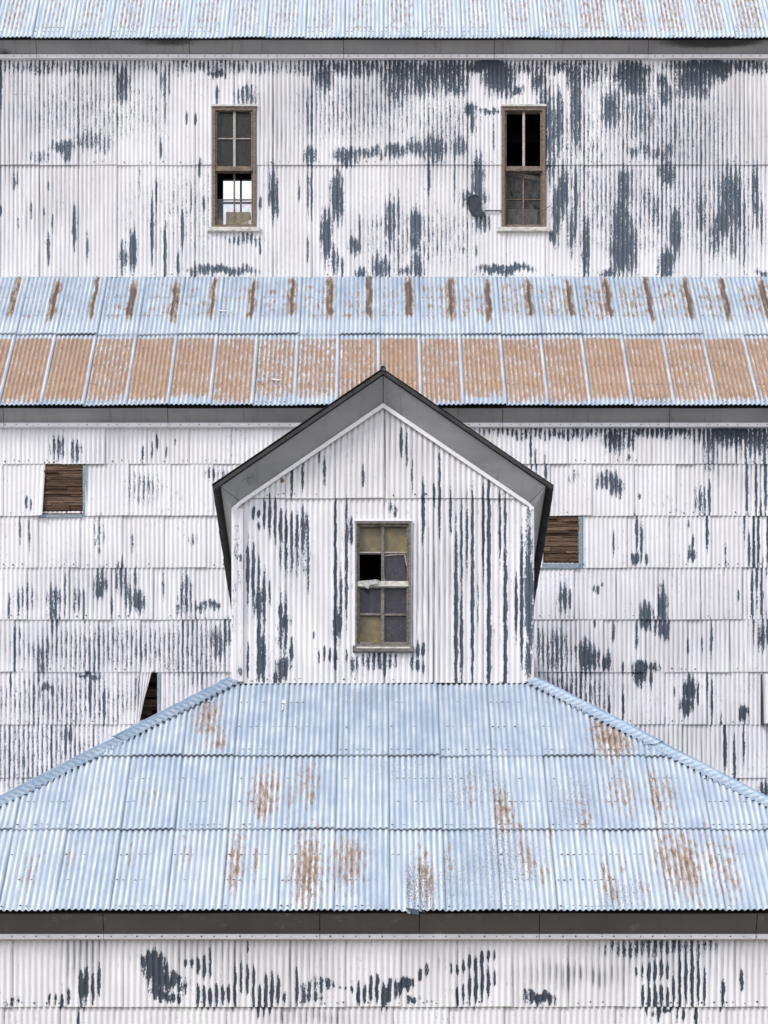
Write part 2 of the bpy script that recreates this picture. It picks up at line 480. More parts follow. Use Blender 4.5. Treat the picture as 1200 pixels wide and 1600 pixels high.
# ------------------------------------------------------------------ wear maps, read off the photograph (x, y, half width, half height, amount)
W_UP = [(2,130,5,35,.8),(192,130,10,25,.9),(258,125,8,25,.55),(258,165,4,20,.5),(338,117,13,6,1),(338,152,5,13,.85),(385,150,16,14,.75),
(293,185,3,10,.8),(305,187,3,8,.8),(97,228,17,8,.95),(105,240,6,14,.95),(65,245,22,8,.4),(140,220,20,16,.6),(165,225,12,12,.5),(252,232,3,12,.8),
(484,180,7,35,.55),(485,245,8,14,.95),(505,120,14,22,.9),(540,245,18,12,.9),(575,240,30,8,.8),
(3,330,3,8,1),(23,280,6,14,.6),(30,350,5,10,.5),(50,330,4,10,.65),(75,290,3,8,.4),(72,335,3,6,.8),(78,385,5,20,.95),(115,355,5,27,1.1),(85,350,3,12,.6),(140,385,5,22,.55),
(192,400,6,22,.8),(208,390,6,28,1.1),(240,360,4,42,1.1),(248,300,3,20,.6),(261,395,4,40,1.1),(287,360,4,28,1.05),(215,290,4,25,.4),(302,310,3,20,.5),(320,320,4,12,.65),(312,265,4,12,.8),
(278,415,5,18,.9),(305,425,7,10,.7),(345,424,45,6,1.0),(385,375,28,7,.6),(405,385,3,8,.9),(404,315,5,10,.8),(427,300,6,35,1.05),(436,320,3,20,.8),
(484,300,6,40,.55),(483,390,5,20,.5),(468,300,3,15,.6),(510,370,8,35,1.1),(505,340,5,15,.9),(527,310,9,35,1.1),(555,385,9,12,.9),(565,365,4,25,.7),
(523,410,6,20,.8),(537,420,5,15,.7),(565,430,8,12,.9),(590,420,8,20,.8),
(620,125,25,35,.8),(660,120,35,25,.85),(700,118,25,25,.8),(710,130,20,18,.9),(780,122,22,24,1.2),(765,105,25,12,1.1),(740,105,20,10,.8),(807,142,10,5,.95),(840,125,12,20,.8),(850,155,10,25,.7),
(858,200,9,60,.85),(873,190,6,45,.95),(900,170,8,60,.95),(897,120,12,22,.8),(925,120,20,18,.6),(735,172,8,10,1.1),(740,190,5,15,1.1),(765,176,16,4,.95),(770,215,4,25,.4),
(620,237,18,10,.85),(650,232,18,12,.75),(680,232,18,18,.95),(717,230,12,14,.8),(712,245,4,10,.8),(672,275,4,25,.9),(747,285,8,35,1.1),(712,280,3,30,.5),(740,310,18,13,.9),
(650,350,9,22,1.1),(648,380,8,12,1.05),(610,350,8,35,.85),(622,335,5,30,.65),(620,400,4,25,.5),(652,415,8,18,.95),(640,425,20,8,.7),(602,420,8,18,.8),(725,390,6,5,.6),(747,395,5,10,.5),
(770,424,22,7,1.0),(800,420,30,5,1.0),(825,422,8,5,.7),(752,350,12,15,.7),
(985,115,30,16,.95),(990,130,22,22,1.0),(955,170,15,28,.9),(1000,180,25,40,.6),(1040,150,10,18,.8),(1060,150,18,10,.6),(1035,130,8,14,.9),(1085,125,28,20,1.0),(1100,105,50,10,1.05),(1125,110,20,14,1.1),(1090,145,20,10,.8),
(1010,235,8,18,.6),(1028,245,14,8,.7),(1045,240,8,14,.75),(1053,205,5,22,.65),(990,240,10,10,.7),(860,250,8,30,.75),(870,330,7,40,1.0),(880,300,7,35,1.05),(902,310,5,40,1.0),(893,360,7,30,.8),(915,390,6,40,1.0),(865,370,6,10,.9),
(975,290,10,22,.95),(970,350,14,40,.95),(968,395,14,32,1.1),(985,390,10,40,.95),(986,290,4,30,.5),(1010,310,10,20,.5),(1025,330,14,30,.5),(1042,275,12,18,1.0),(1055,365,8,35,1.05),(1042,410,10,20,1.0),(1040,428,12,8,.9),
(1095,330,8,40,.6),(1118,370,10,30,.7),(1135,310,12,45,.9),(1130,350,14,20,.95),(1150,320,8,50,.95),(1145,385,6,20,.7),(1165,360,3,60,.8),(1180,300,6,40,.8),(1185,330,4,25,.8),(1192,345,4,40,.6),(950,428,12,5,.9),(1190,428,10,5,.8),
(100,104,130,11,.52),(330,104,120,11,.52),(560,106,120,14,.66),(700,102,100,12,.7),(870,104,90,12,.6),(1160,104,60,10,.75),
(1050,200,110,70,.34),(1000,330,140,70,.32),(560,170,110,55,.32),(650,370,110,55,.3),(140,170,130,55,.3),(900,250,60,110,.32),(700,190,60,40,.32),(1130,330,70,90,.34),(300,330,110,80,.24)]
W_MID = [(90,700,12,18,.6),(118,702,8,16,.75),(222,710,3,12,.85),(243,692,3,10,.95),(237,703,3,12,.6),(258,707,2,6,.9),(273,690,2,5,.7),(40,786,4,12,.65),(48,787,3,10,.65),(28,830,4,20,.6),(45,835,3,25,.5),
(225,760,30,25,.36),(155,830,8,30,.45),(207,850,5,20,.4),(330,745,10,8,.5),(345,740,12,10,.4),(300,845,8,8,.4),
(18,945,5,15,.65),(30,945,4,20,.65),(40,935,18,20,.42),(85,945,10,30,.75),(105,930,3,30,.65),(120,935,8,20,.55),(130,950,4,28,.65),(157,910,9,20,.95),(155,925,6,10,1.1),(190,905,10,25,.65),(200,930,6,30,.65),(216,940,9,14,1.1),(215,905,5,15,.75),
(172,945,4,12,.5),(290,930,9,30,.7),(258,915,5,20,.45),(283,950,8,12,.65),(315,950,12,6,.75),(335,947,10,7,.95),(344,946,4,3,1.2),
(33,992,2,10,.95),(20,1010,4,35,.55),(65,1030,10,25,.68),(75,1015,5,20,.65),(80,985,4,12,.55),(340,1005,10,25,.75),(355,990,6,20,.65),(300,985,4,15,.5),(150,1030,3,30,.65),(137,1030,3,30,.55),(262,1016,2,3,1),(180,1000,3,30,.45),
(60,1060,3,6,.85),(73,1075,8,6,1.0),(80,1080,4,8,.95),(140,1055,18,5,1.0),(142,1085,4,30,1.0),(163,1100,4,25,.95),(155,1100,3,20,.5),(218,1080,6,25,.55),(20,1065,3,20,.65),(103,1155,4,25,.85),(110,1150,5,15,.95),
(960,690,15,18,.95),(985,690,6,12,.8),(980,718,5,4,.95),(1110,690,12,40,.7),(1150,680,60,18,.95),(1190,690,30,22,.9),(828,705,3,25,.85),(840,720,4,20,.6),(850,740,5,30,.6),(880,676,120,9,.6),(1030,676,100,10,.68),
(952,752,18,12,.8),(962,762,10,12,1.1),(940,750,5,8,.85),(895,745,8,10,.4),(997,778,5,4,.8),(1095,785,12,22,.58),(1107,780,4,25,.85),(1165,760,4,70,.85),(1180,760,3,60,.85),(1195,750,4,40,.95),
(993,830,4,25,.95),(993,872,7,10,1.2),(1005,845,5,25,.75),(1010,875,4,8,.95),(957,850,2,18,.85),(1102,830,4,25,1.1),(1080,868,6,10,1.0),(1085,850,3,10,.85),(1078,820,3,8,.6),(1133,870,3,25,.5),(1168,860,3,25,.95),(1180,870,4,60,.95),(1188,850,3,60,.95),(1198,840,3,50,.85),
(880,935,8,22,.75),(886,935,4,18,1.05),(893,935,3,12,.95),(932,920,6,6,.75),(940,917,6,3,.65),(1008,965,9,18,1.15),(1035,950,7,28,1.05),(1038,985,8,15,1.0),(1030,980,12,12,.7),(995,985,4,15,.7),(993,1000,5,10,.65),(1155,930,3,10,.65),(1175,940,4,50,.85),(1190,940,4,50,.85),
(870,1015,20,35,.58),(868,1020,10,20,.72),(845,1010,8,30,.62),(914,1025,10,22,1.2),(925,1030,10,18,1.05),(945,1040,6,12,.95),(954,1035,5,12,1.05),(902,1015,4,8,.85),(930,975,3,5,.95),(958,990,4,12,.75),
(1000,1045,12,10,1.05),(1020,1045,10,8,.85),(1000,1055,8,14,1.2),(1015,1060,4,15,.85),(970,1043,3,6,.95),(1110,1000,4,25,.75),(1095,1010,3,15,.5),(1075,1010,3,10,.65),(1190,1000,6,20,.95),(1197,985,5,20,.75),
(1077,1080,9,18,1.25),(1073,1105,9,12,1.15),(1090,1085,3,15,1.0),(1110,1100,3,30,.85),(1105,1070,3,20,.65),(1153,1118,4,8,1.05),(1162,1118,6,9,1.1),(1055,1085,3,8,.55),(952,1110,3,18,1.05),(970,1100,3,25,.75),(890,1085,60,40,.5),
(1130,1160,5,35,.9),(1135,1180,5,20,1.0),(1150,1190,4,30,.85),(1160,1165,4,30,.65),(1195,1240,8,15,.85),(60,1180,120,60,.36),(100,1095,120,40,.36),(300,1020,60,60,.34),(170,1010,170,35,.36)]
W_DOR = [(392,800,4,9,1.2),(399,802,4,7,1.2),(408,803,3.5,5,1.2),(416,805,3.5,18,1.0),(425,810,3.5,26,1.1),(433,815,3.5,28,1.1),(442,825,4,20,1.2),(450,830,4,22,.9),(408,825,3.5,6,1.1),(460,835,3,25,1.1),(467,830,4,25,.85),(475,835,6,35,.8),
(382,875,3,12,1.1),(390,890,4,40,1.1),(398,895,4,40,1.1),(406,900,3,30,.9),(405,945,6,25,1.2),(414,940,4,40,.85),(424,930,3,15,.65),(440,955,5,12,1.2),(445,975,8,12,1.05),(408,1030,7,32,1.2),(388,1030,3,25,.75),(406,985,5,30,1.1),(442,980,8,45,.72),(457,1020,5,12,1.1),(443,1045,10,15,1.0),(432,1060,6,10,.95),
(487,990,2,5,.75),(455,860,20,35,.52),(480,870,6,60,.5),(523,850,3,60,.95),(527,900,4,60,1.0),(526,975,6,25,1.2),(540,880,4,80,.85),(535,930,5,40,.62),(545,830,8,20,.72),(505,1028,3,10,1),(513,1026,3,10,1.1),(521,1028,4,14,1.1),(497,1030,2,8,.85),(538,1025,4,10,.65),(553,1040,8,14,.62),
(590,1030,25,12,.75),(600,1040,20,8,.72),(652,1020,4,8,1.2),(661,1019,4,8,1.2),(652,1042,4,10,1.1),(660,1045,3,10,.85),(645,1035,6,16,.62),(565,745,4,16,.78),(614,800,8,10,.5),(626,692,4,16,1.05),(633,700,3,25,.65),(459,750,3,25,.95),(469,750,3,22,.95),(495,720,3,10,.55),(505,740,4,20,.65),(640,740,3,30,.5),(690,735,3,30,.6),(675,770,3,20,.6),
(665,800,4,40,.95),(683,770,3,25,.95),(691,790,3,40,1.0),(701,795,3,30,.85),(716,960,5,110,1.1),(722,1000,4,60,1.05),(734,950,4,90,1.05),(742,940,4,110,1.05),(718,850,3,60,.95),(726,830,3,50,.75),(735,830,3,60,.95),(752,830,3,60,.95),(760,860,4,110,1.1),(761,1000,5,70,1.2),(768,950,4,110,1.1),(768,830,4,60,1.0),(777,820,3,50,.85),(786,820,3,40,.85),(788,960,4,70,.9),(793,950,5,90,.95),(786,1030,4,40,1.1),(792,1060,5,12,1.1),(803,950,4,40,1.0),(812,940,4,90,1.0),(820,880,5,80,.75),(750,940,2,40,.45)]
W_LOW = [(130,1540,6,25,1.2),(122,1545,5,18,.95),(140,1535,5,20,1.15),(150,1540,4,22,1.1),(158,1535,4,20,.95),(76,1560,3,8,.95),(85,1562,3,8,.95),(95,1560,4,10,1.1),(105,1555,4,10,.75),(20,1562,15,4,.4),
(245,1520,16,22,1.25),(240,1505,12,10,1.1),(262,1530,18,10,1.15),(250,1555,14,10,1.2),(270,1558,12,8,.95),(222,1500,4,6,.95),(230,1505,6,10,.95),(287,1506,4,5,1.1),(298,1507,4,7,1.15),(307,1508,4,12,1.2),(316,1508,4,14,1.2),(326,1500,3,18,.85),(285,1543,10,8,.75),(307,1555,4,12,1.2),(316,1556,4,12,1.1),(325,1555,4,12,1.2),(335,1555,4,14,1.1),(344,1553,4,14,1.2),(354,1550,4,14,1.1),
(363,1545,3,30,1.0),(374,1530,3,20,.85),(384,1530,3,18,1.2),(392,1530,3,16,1.1),(384,1480,2,6,.85),(396,1560,3,18,.95),(407,1565,4,20,1.2),(416,1553,4,25,1.2),(425,1550,4,25,1.2),(434,1550,4,20,1.1),(443,1560,4,10,.85),(465,1550,4,25,.9),(475,1550,12,15,.68),(500,1540,15,10,.62),(515,1537,10,7,.75),(485,1560,20,6,.62),(535,1545,10,4,.45),
(555,1545,4,6,.95),(565,1555,5,15,1.15),(573,1548,4,14,.95),(582,1550,4,14,1.2),(590,1550,4,16,1.2),(597,1555,5,16,1.2),(605,1555,6,12,1.1),(612,1550,5,12,1.15),(622,1545,6,14,.95),(634,1537,7,10,1.2),(640,1535,6,8,1.1),(652,1526,5,6,.75),(662,1522,5,8,.85),(645,1565,8,5,.95),(665,1565,12,3,.55),
(709,1515,3,10,.65),(719,1510,4,6,.85),(728,1507,4,7,1.1),(737,1506,4,7,1.2),(747,1505,4,11,1.2),(757,1500,4,10,1.1),(766,1494,3,8,1.0),(728,1552,3,10,1.1),(737,1545,4,20,1.2),(747,1540,4,22,1.2),(757,1535,4,25,1.1),(766,1535,4,18,1.1),(775,1495,3,8,.75),(718,1555,3,12,.95),(776,1530,3,10,.65),
(840,1563,18,8,1.1),(855,1563,10,9,1.2),(825,1556,8,6,.75),(995,1520,3,6,.95),(1005,1520,3,12,.95),(1015,1518,4,14,1.2),(1025,1515,4,14,1.2),(1034,1515,4,12,1.1),(1043,1515,3,8,1.1),(1005,1560,3,12,1.1),(1015,1560,4,18,1.2),(1025,1565,5,22,1.2),(1034,1560,4,16,1.2),(1043,1560,4,14,1.2),(1053,1550,3,20,.95),(1063,1545,3,40,1.1),(1073,1530,3,35,1.2),(1083,1530,4,45,1.2),(1092,1525,3,30,1.1),(1102,1540,3,25,.85),(1126,1550,4,18,1.1),(1134,1560,3,12,1.1),(1154,1535,4,10,1.1),(1163,1540,3,8,.85),
(1030,1480,80,14,.6),(127,1590,3,14,1.2),(1065,1590,3,10,.95),(1083,1592,4,12,1.1),(1035,1580,20,4,.85)]
G_UP = [(20,180,40,90,.5),(90,200,60,60,.35),(190,110,60,20,.5),(430,200,40,70,.4),(140,125,120,25,.35),(480,160,20,60,.5),(560,150,60,40,.5),(700,240,60,30,.4),(1080,230,60,70,.55),(1150,200,60,80,.4),(970,300,40,60,.35),(1090,320,60,60,.4),(60,320,80,60,.3),(330,400,90,30,.2)]
G_MID = [(180,705,60,25,.25),(150,920,90,40,.35),(60,1000,60,40,.35),(310,1060,25,45,.55),(300,985,12,25,.6),(100,1090,80,50,.35),(60,1190,80,50,.4),(250,1090,40,40,.4),(880,1000,40,40,.6),(900,1080,70,60,.5),(1100,1000,120,60,.3),(1000,1170,160,60,.4),(1150,700,70,40,.5),(1050,920,100,30,.25),(180,1020,120,30,.35)]
G_DOR = [(660,950,30,110,.45),(690,900,40,120,.3),(600,690,120,40,.3),(480,730,80,40,.25),(430,900,60,60,.2),(570,1050,120,15,.2)]
G_LOW = [(135,1480,25,30,.65),(330,1490,60,25,.4),(460,1500,50,30,.3),(900,1522,55,14,.75),(950,1515,50,10,.4),(1040,1490,90,30,.5),(700,1500,60,20,.25),(480,1590,60,10,.5)]

def wall_fields(D, peel, grime, seam_px, s_px, rust=()):
    def conv(L, snap):
        out = []
        for (x, y, rx, ry, a) in L:
            u = X(x, D)
            if snap and rx <= 5:                      # paint lets go along the valleys
                g = X(seam_px, D) + PITCH * 0.5
                u = g + round((u - g) / PITCH) * PITCH
            out.append((u, Z(y, D), rx * (0.68 if snap and rx <= 5 else 1) * D / F, ry * D / F, a))
        return out
    pb, gb, rb = conv(peel, True), conv(grime, False), conv(rust, False)
    zt = {}
    return dict(peel=lambda u, v, s, t: field(pb, u, v), grime=lambda u, v, s, t: field(gb, u, v, 2.0),
                rust=lambda u, v, s, t: field(rb, u, v, 2.0))

def wall_rows(parent, fr, D, rows, seam_px, xlim, peel, grime, mat, holes=(), skip=(), warps={}, vtop=None, gap=0.026, ulim=None, dark=None, rust=(), fine_px=(-40, 1240), dv=0.035, nail_n=0.03):
    """rows: (y_bottom, y_top, seam_px) in photograph rows; the sheets are hung column by column from real seams"""
    pts = []
    hb = [(X(a, D), X(c, D), Z(d, D), Z(b, D)) for (a, b, c, d) in holes]
    for ri, (yb, yt, sp) in enumerate(rows):
        F0 = wall_fields(D, peel, grime, sp, 0.61 * F / D, rust)
        if dark: F0['darkpeel'] = lambda u, v, s, t: dark(u, v)
        v0, v1 = Z(yb, D), Z(yt, D)
        su = X(sp, D)
        k0 = math.floor((X(xlim[0], D) - su) / 0.61); k1 = math.ceil((X(xlim[1], D) - su) / 0.61)
        for k in range(k0, k1):
            u0 = su + k * 0.61
            if any(r == ri and abs(u0 - X(px, D)) < 0.12 for (r, px) in skip): continue
            wp = None
            for (r, px), fnc in warps.items():
                if r == ri and abs(u0 - X(px, D)) < 0.12: wp = fnc
            infr = u0 + 0.64 > X(fine_px[0], D) and u0 < X(fine_px[1], D)
            sheet('siding_sheet', parent, fr, u0, v0, 0.61, v1 - v0, mat, F0, gap=gap * random.uniform(0.75, 1.25), dv=dv if infr else 0.5,
                  segs=6 if infr else 4, holes=hb, warp=wp, vtop=vtop, ulim=ulim)
            if infr and vtop is None or (vtop and infr):
                for j in range(0, 9, 2):
                    if random.random() < 0.6:
                        uu = u0 + (j + 0.02) * PITCH; vv = v0 + 0.045 + random.uniform(-.01, .01)
                        if ulim and not (ulim[0] + .03 < uu < ulim[1] - .03): continue
                        if vtop and vv > vtop(uu) - 0.05: continue
                        if any(a - .05 < uu < b2 + .05 and c2 - .05 < vv < d2 + .05 for (a, b2, c2, d2) in hb): continue
                        pts.append((uu, vv, gap + 0.004))
                if v1 - v0 > 1.2:
                    for j in range(0, 9, 2):
                        if random.random() < 0.35:
                            uu = u0 + j * PITCH; vv = v0 + (v1 - v0) * random.choice((0.33, 0.66)) + random.uniform(-.01, .01)
                            if ulim and not (ulim[0] + .03 < uu < ulim[1] - .03): continue
                            if vtop and vv > vtop(uu) - 0.05: continue
                            if any(a - .05 < uu < b2 + .05 and c2 - .05 < vv < d2 + .05 for (a, b2, c2, d2) in hb): continue
                            pts.append((uu, vv, gap * 0.6))
    if pts: nails(parent, fr, pts, r=0.0105, n=0.018)
def wall_frame(D): return Frame((0, D, 0), (1, 0, 0), (0, 0, 1))

# ------------------------------------------------------------------ ground
b = MB(); b.poly([(-1500, -600, 0), (1500, -600, 0), (1500, 2400, 0), (-1500, 2400, 0)])
g = b.build('ground', M['ground']); g['kind'] = 'structure'

# ------------------------------------------------------------------ slopes of the three roofs
class Slope:
    def __init__(s, De, ye, Dt, yt):
        s.De, s.Dt = De, Dt
        s.ze, s.zt = Z(ye, De), Z(yt, Dt)
        s.t = (s.zt - s.ze) / (Dt - De)
        s.L = math.hypot(Dt - De, s.zt - s.ze)
        s.ca, s.sa = (Dt - De) / s.L, (s.zt - s.ze) / s.L
        s.fr = Frame((0, De, s.ze), (1, 0, 0), (0, s.ca, s.sa))
    def D(s, py):
        k = (HY - py) / F
        return (s.ze - EYE - s.De * s.t) / (k - s.t)
    def uv(s, px, py):
        D = s.D(py)
        return X(px, D), (D - s.De) / s.ca
    def blob(s, bl):
        x, y, rx, ry, a = bl
        u, v = s.uv(x, y); D = s.D(y)
        v2 = s.uv(x, y - ry)[1]
        return (u, v, rx * D / F, abs(v2 - v), a)
RL = Slope(36.25, 1427, DD - 0.02, 1070.5)
RM = Slope(48.00, 637, DU - 0.02, 434.5)
RU = Slope(51.93, 62, 51.93 + 1.95, 62 - 78)       # only its foot is in the picture
RU.zt = RU.ze + 1.9; RU.t = 1.9 / 1.95; RU.L = math.hypot(1.95, 1.9); RU.ca, RU.sa = 1.95 / RU.L, 1.9 / RU.L
RU.fr = Frame((0, RU.De, RU.ze), (1, 0, 0), (0, RU.ca, RU.sa))

def soffit(parent, sl, D, y_bot, seams, mat, xl, xr, soot=(), inset=0.075):
    """sloping grey boards closing the eave, one panel per joint"""
    y0, z0 = sl.De + inset, sl.ze + inset * sl.t - 0.045
    y1, z1 = D - 0.055, Z(y_bot, D)
    sblobs = [(X(x, D), a, rx * D / F, amt) for (x, a, rx, amt) in soot]
    e = [xl] + [X(s, D) for s in seams] + [xr]
    def gr(x, y, z):
        k = (y - y0) / max(1e-3, (y1 - y0))
        return sum(amt * math.exp(-((x - u) / ru) ** 2 - ((k - a) / 0.45) ** 2) for (u, a, ru, amt) in sblobs)
    for a, c in zip(e, e[1:]):
        a += 0.004; c -= 0.004
        n = max(1, int((c - a) / 0.12)); m = 4
        us = np.linspace(a, c, n + 1); ks = np.linspace(0, 1, m + 1)
        dy = random.uniform(-0.004, 0.004)
        V = [(u, y0 + (y1 - y0) * k + dy, z0 + (z1 - z0) * k + 0.003 * math.sin(u * 2.2 + 9 * a)) for k in ks for u in us]
        i = np.arange((m + 1) * (n + 1)).reshape(m + 1, n + 1)
        q = np.stack([i[:-1, :-1], i[1:, :-1], i[1:, 1:], i[:-1, 1:]], -1).reshape(-1, 4)
        mesh_np('soffit_panel', V, q, mat, parent, dict(grime=[gr(*p) for p in V]), None, True)
def trim(parent, D, ya, yb, px, n1=0.085):
    for a, c in zip(px, px[1:]):
        b = MB(); b.pbox(D, a + 0.4, ya, c - 0.4, yb, 0.0, n1 + random.uniform(-.003, .003))
        o = b.build('trim_strip', M['trim'], parent, bevel=0.004)
    b2 = []
    x = px[0] + 10
    fr = wall_frame(D)
    while x < px[-1] - 10:
        if -30 < x < 1230: b2.append((X(x, D), Z((ya + yb) / 2, D), n1))
        x += 14.5 * (0.61 * F / D) / 62 + random.uniform(-2, 2)
    nails(parent, fr, b2, r=0.008, n=0.003)

# ================================================================== UPPER BLOCK
XE = 8.4
upper = thing('rear_building', 'highest rear block with peeling white corrugated wall and two tall narrow windows', 'building', (0, DU + 1.75, 0))
DBK = DU + 3.5
ztopU = RU.ze + 0.02
zbotU = Z(433, DU) - 0.6
WINL = (332, 168, 400, 357); WINR = (784, 168, 852, 357)
# sheathing with two openings
b = MB()
xs = [-XE, X(334, DU), X(398, DU), X(786, DU), X(850, DU), XE]
zA, zB = Z(356, DU), Z(170, DU)
for i in (0, 2, 4): b.box(xs[i], xs[i + 1], DU, DU + 0.1, zbotU, ztopU)
for i in (1, 3):
    b.box(xs[i], xs[i + 1], DU, DU + 0.1, zbotU, zA); b.box(xs[i], xs[i + 1], DU, DU + 0.1, zB, ztopU)
wallU = b.build('wall', M['backing'], upper)
b = MB(); b.box(-XE, -XE + 0.1, DU + 0.1, DBK, zbotU - 6, ztopU); b.build('end_wall', M['inside'], upper)
b = MB(); b.box(XE - 0.1, XE, DU + 0.1, DBK, zbotU - 6, ztopU); b.build('end_wall', M['inside'], upper)
# back wall with the far window that shows white sky
bx0, bx1, bz0, bz1 = X(348.5, DBK), X(410, DBK), Z(352, DBK), Z(279, DBK)
b = MB()
b.box(-XE, bx0, DBK, DBK + 0.1, 0, ztopU); b.box(bx1, XE, DBK, DBK + 0.1, 0, ztopU)
b.box(bx0, bx1, DBK, DBK + 0.1, 0, bz0); b.box(bx0, bx1, DBK, DBK + 0.1, bz1, ztopU)
b.build('back_wall', M['inside'], upper)
b = MB()
b.box(X(375, DBK), X(378, DBK), DBK - 0.03, DBK + 0.03, bz0, bz1); b.box(bx0, bx1, DBK - 0.02, DBK + 0.04, Z(317.5, DBK), Z(316, DBK))
b.build('window_bars', M['dark'], upper)
b = MB(); b.box(-XE + .1, XE - .1, DU + 0.1, DBK, zbotU - 0.2, zbotU - 0.1); b.build('attic_floor', M['inside'], upper)
wall_rows(wallU, wall_frame(DU), DU, [(435, 258, 59), (259, 92, 59)], 59, (-190, 1390), W_UP, G_UP, M['paint'], holes=[WINL, WINR], gap=0.018,
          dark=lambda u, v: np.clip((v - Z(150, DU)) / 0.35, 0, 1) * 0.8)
trim(upper, DU, 88.5, 94.5, [-260, 58, 297, 537, 772, 1012, 1450])
# roof
def roof_deck(parent, sl, xl, xr, drop=0.03):
    b = MB()
    a = sl.fr.O + sl.fr.N * -drop; N = Vector(sl.fr.N) * -0.05
    p0 = Vector(sl.fr.O + sl.fr.V * 0.09 - sl.fr.N * drop); p1 = Vector(sl.fr.O + sl.fr.V * sl.L - sl.fr.N * drop)
    b.slab([(xl, p0.y, p0.z), (xr, p0.y, p0.z), (xr, p1.y, p1.z), (xl, p1.y, p1.z)], N)
    return b.build('roof', M['under'], parent)
def roof_rows(roof, sl, rows, seam_u, ul, ur, fields, gap=0.018, A=0.012, vt=None, ulim=None, nail_rows=(), fine=(-40, 1240), dv=0.05, edge_warp=None):
    pts = []
    for ri, (v0, v1) in enumerate(rows):
        k0 = math.floor((ul - seam_u) / 0.61); k1 = math.ceil((ur - seam_u) / 0.61)
        Dm = sl.De + (v0 + v1) / 2 * sl.ca
        for k in range(k0, k1):
            u0 = seam_u + k * 0.61
            infr = u0 + 0.64 > X(fine[0], Dm) and u0 < X(fine[1], Dm)
            ff = {kk: (lambda fn: (lambda u, v, s, t: fn(u, v, s, t, ri, k)))(fn) for kk, fn in fields.items()}
            sheet('roof_sheet', roof, sl.fr, u0, v0, 0.61, v1 - v0, M['galv'], ff, A=A, gap=gap * random.uniform(0.7, 1.3), lapv=0.10 if ri < len(rows) - 1 else -0.005, seamk=0.12, ej=0.012,
                  dv=dv if infr else 0.6, segs=6 if infr else 4, vtop=vt, ulim=ulim, warp=(edge_warp(ri, k) if edge_warp else None))
            if infr:
                for fv in nail_rows[ri] if nail_rows else ():
                    for j in range(9):
                        if random.random() < 0.62:
                            uu = u0 + (j + 0.0) * PITCH; vv = v0 + fv * (v1 - v0) + random.uniform(-.012, .012)
                            if vt and vv > vt(uu) - 0.12: continue
                            pts.append((uu, vv, gap * (1 - fv) + 2 * A))
    if pts: nails(roof, sl.fr, pts, r=0.0135, n=0.006)
def smooth(a, lo, hi):
    k = np.clip((a - lo) / (hi - lo), 0, 1)
    return k * k * (3 - 2 * k)
roofU = roof_deck(upper, RU, -XE - 0.2, XE + 0.2)
def up_rust(u, v, s, t, r, k):
    rs = random.Random(k * 13 + 5)
    amp = 0.37 + 0.14 * rs.random() + 0.16 * smooth(u, 1.0, 5.0) - 0.12 * smooth(-u, 3, 5) * rs.random()
    return amp * smooth(s, .08, .22) * smooth(.98 - s, .08, .2) * smooth(v, .12, .40 + 0.1 * rs.random())
roof_rows(roofU, RU, [(0, 1.9), (1.9, RU.L)], 0.087, -XE - .2, XE + .2, dict(rust=up_rust, tone=lambda u, v, s, t, r, k: 1.0 + 0 * u), gap=0.012, nail_rows=[(.03, .12, .22), ()], dv=0.05)
b = MB()
rp = Vector(RU.fr.O + RU.fr.V * RU.L)
b.slab([(-XE - .2, rp.y, rp.z), (XE + .2, rp.y, rp.z), (XE + .2, DBK + 0.4, ztopU - 0.15), (-XE - .2, DBK + 0.4, ztopU - 0.15)], Vector((0, 0, -0.05)))
b.build('back_slope', M['under'], upper)
for sx in (-1, 1):
    b = MB(); x0 = sx * (XE - .05)
    b.slab([(x0, DU, ztopU - .02), (x0, DBK, ztopU - .02), (x0, rp.y, rp.z - .06)], Vector((sx * -0.05, 0, 0)))
    b.build('gable_end', M['inside'], upper)
soffit(upper, RU, DU, 88.5, [58, 297, 537, 772, 1012], M['soffit'], -XE, XE, soot=[(275, 0.05, 45, .75), (215, 0.0, 40, .4), (1090, 0.1, 70, .95), (1150, 0.0, 60, .7), (20, 0.9, 25, .3), (5, .95, 10, .6)])

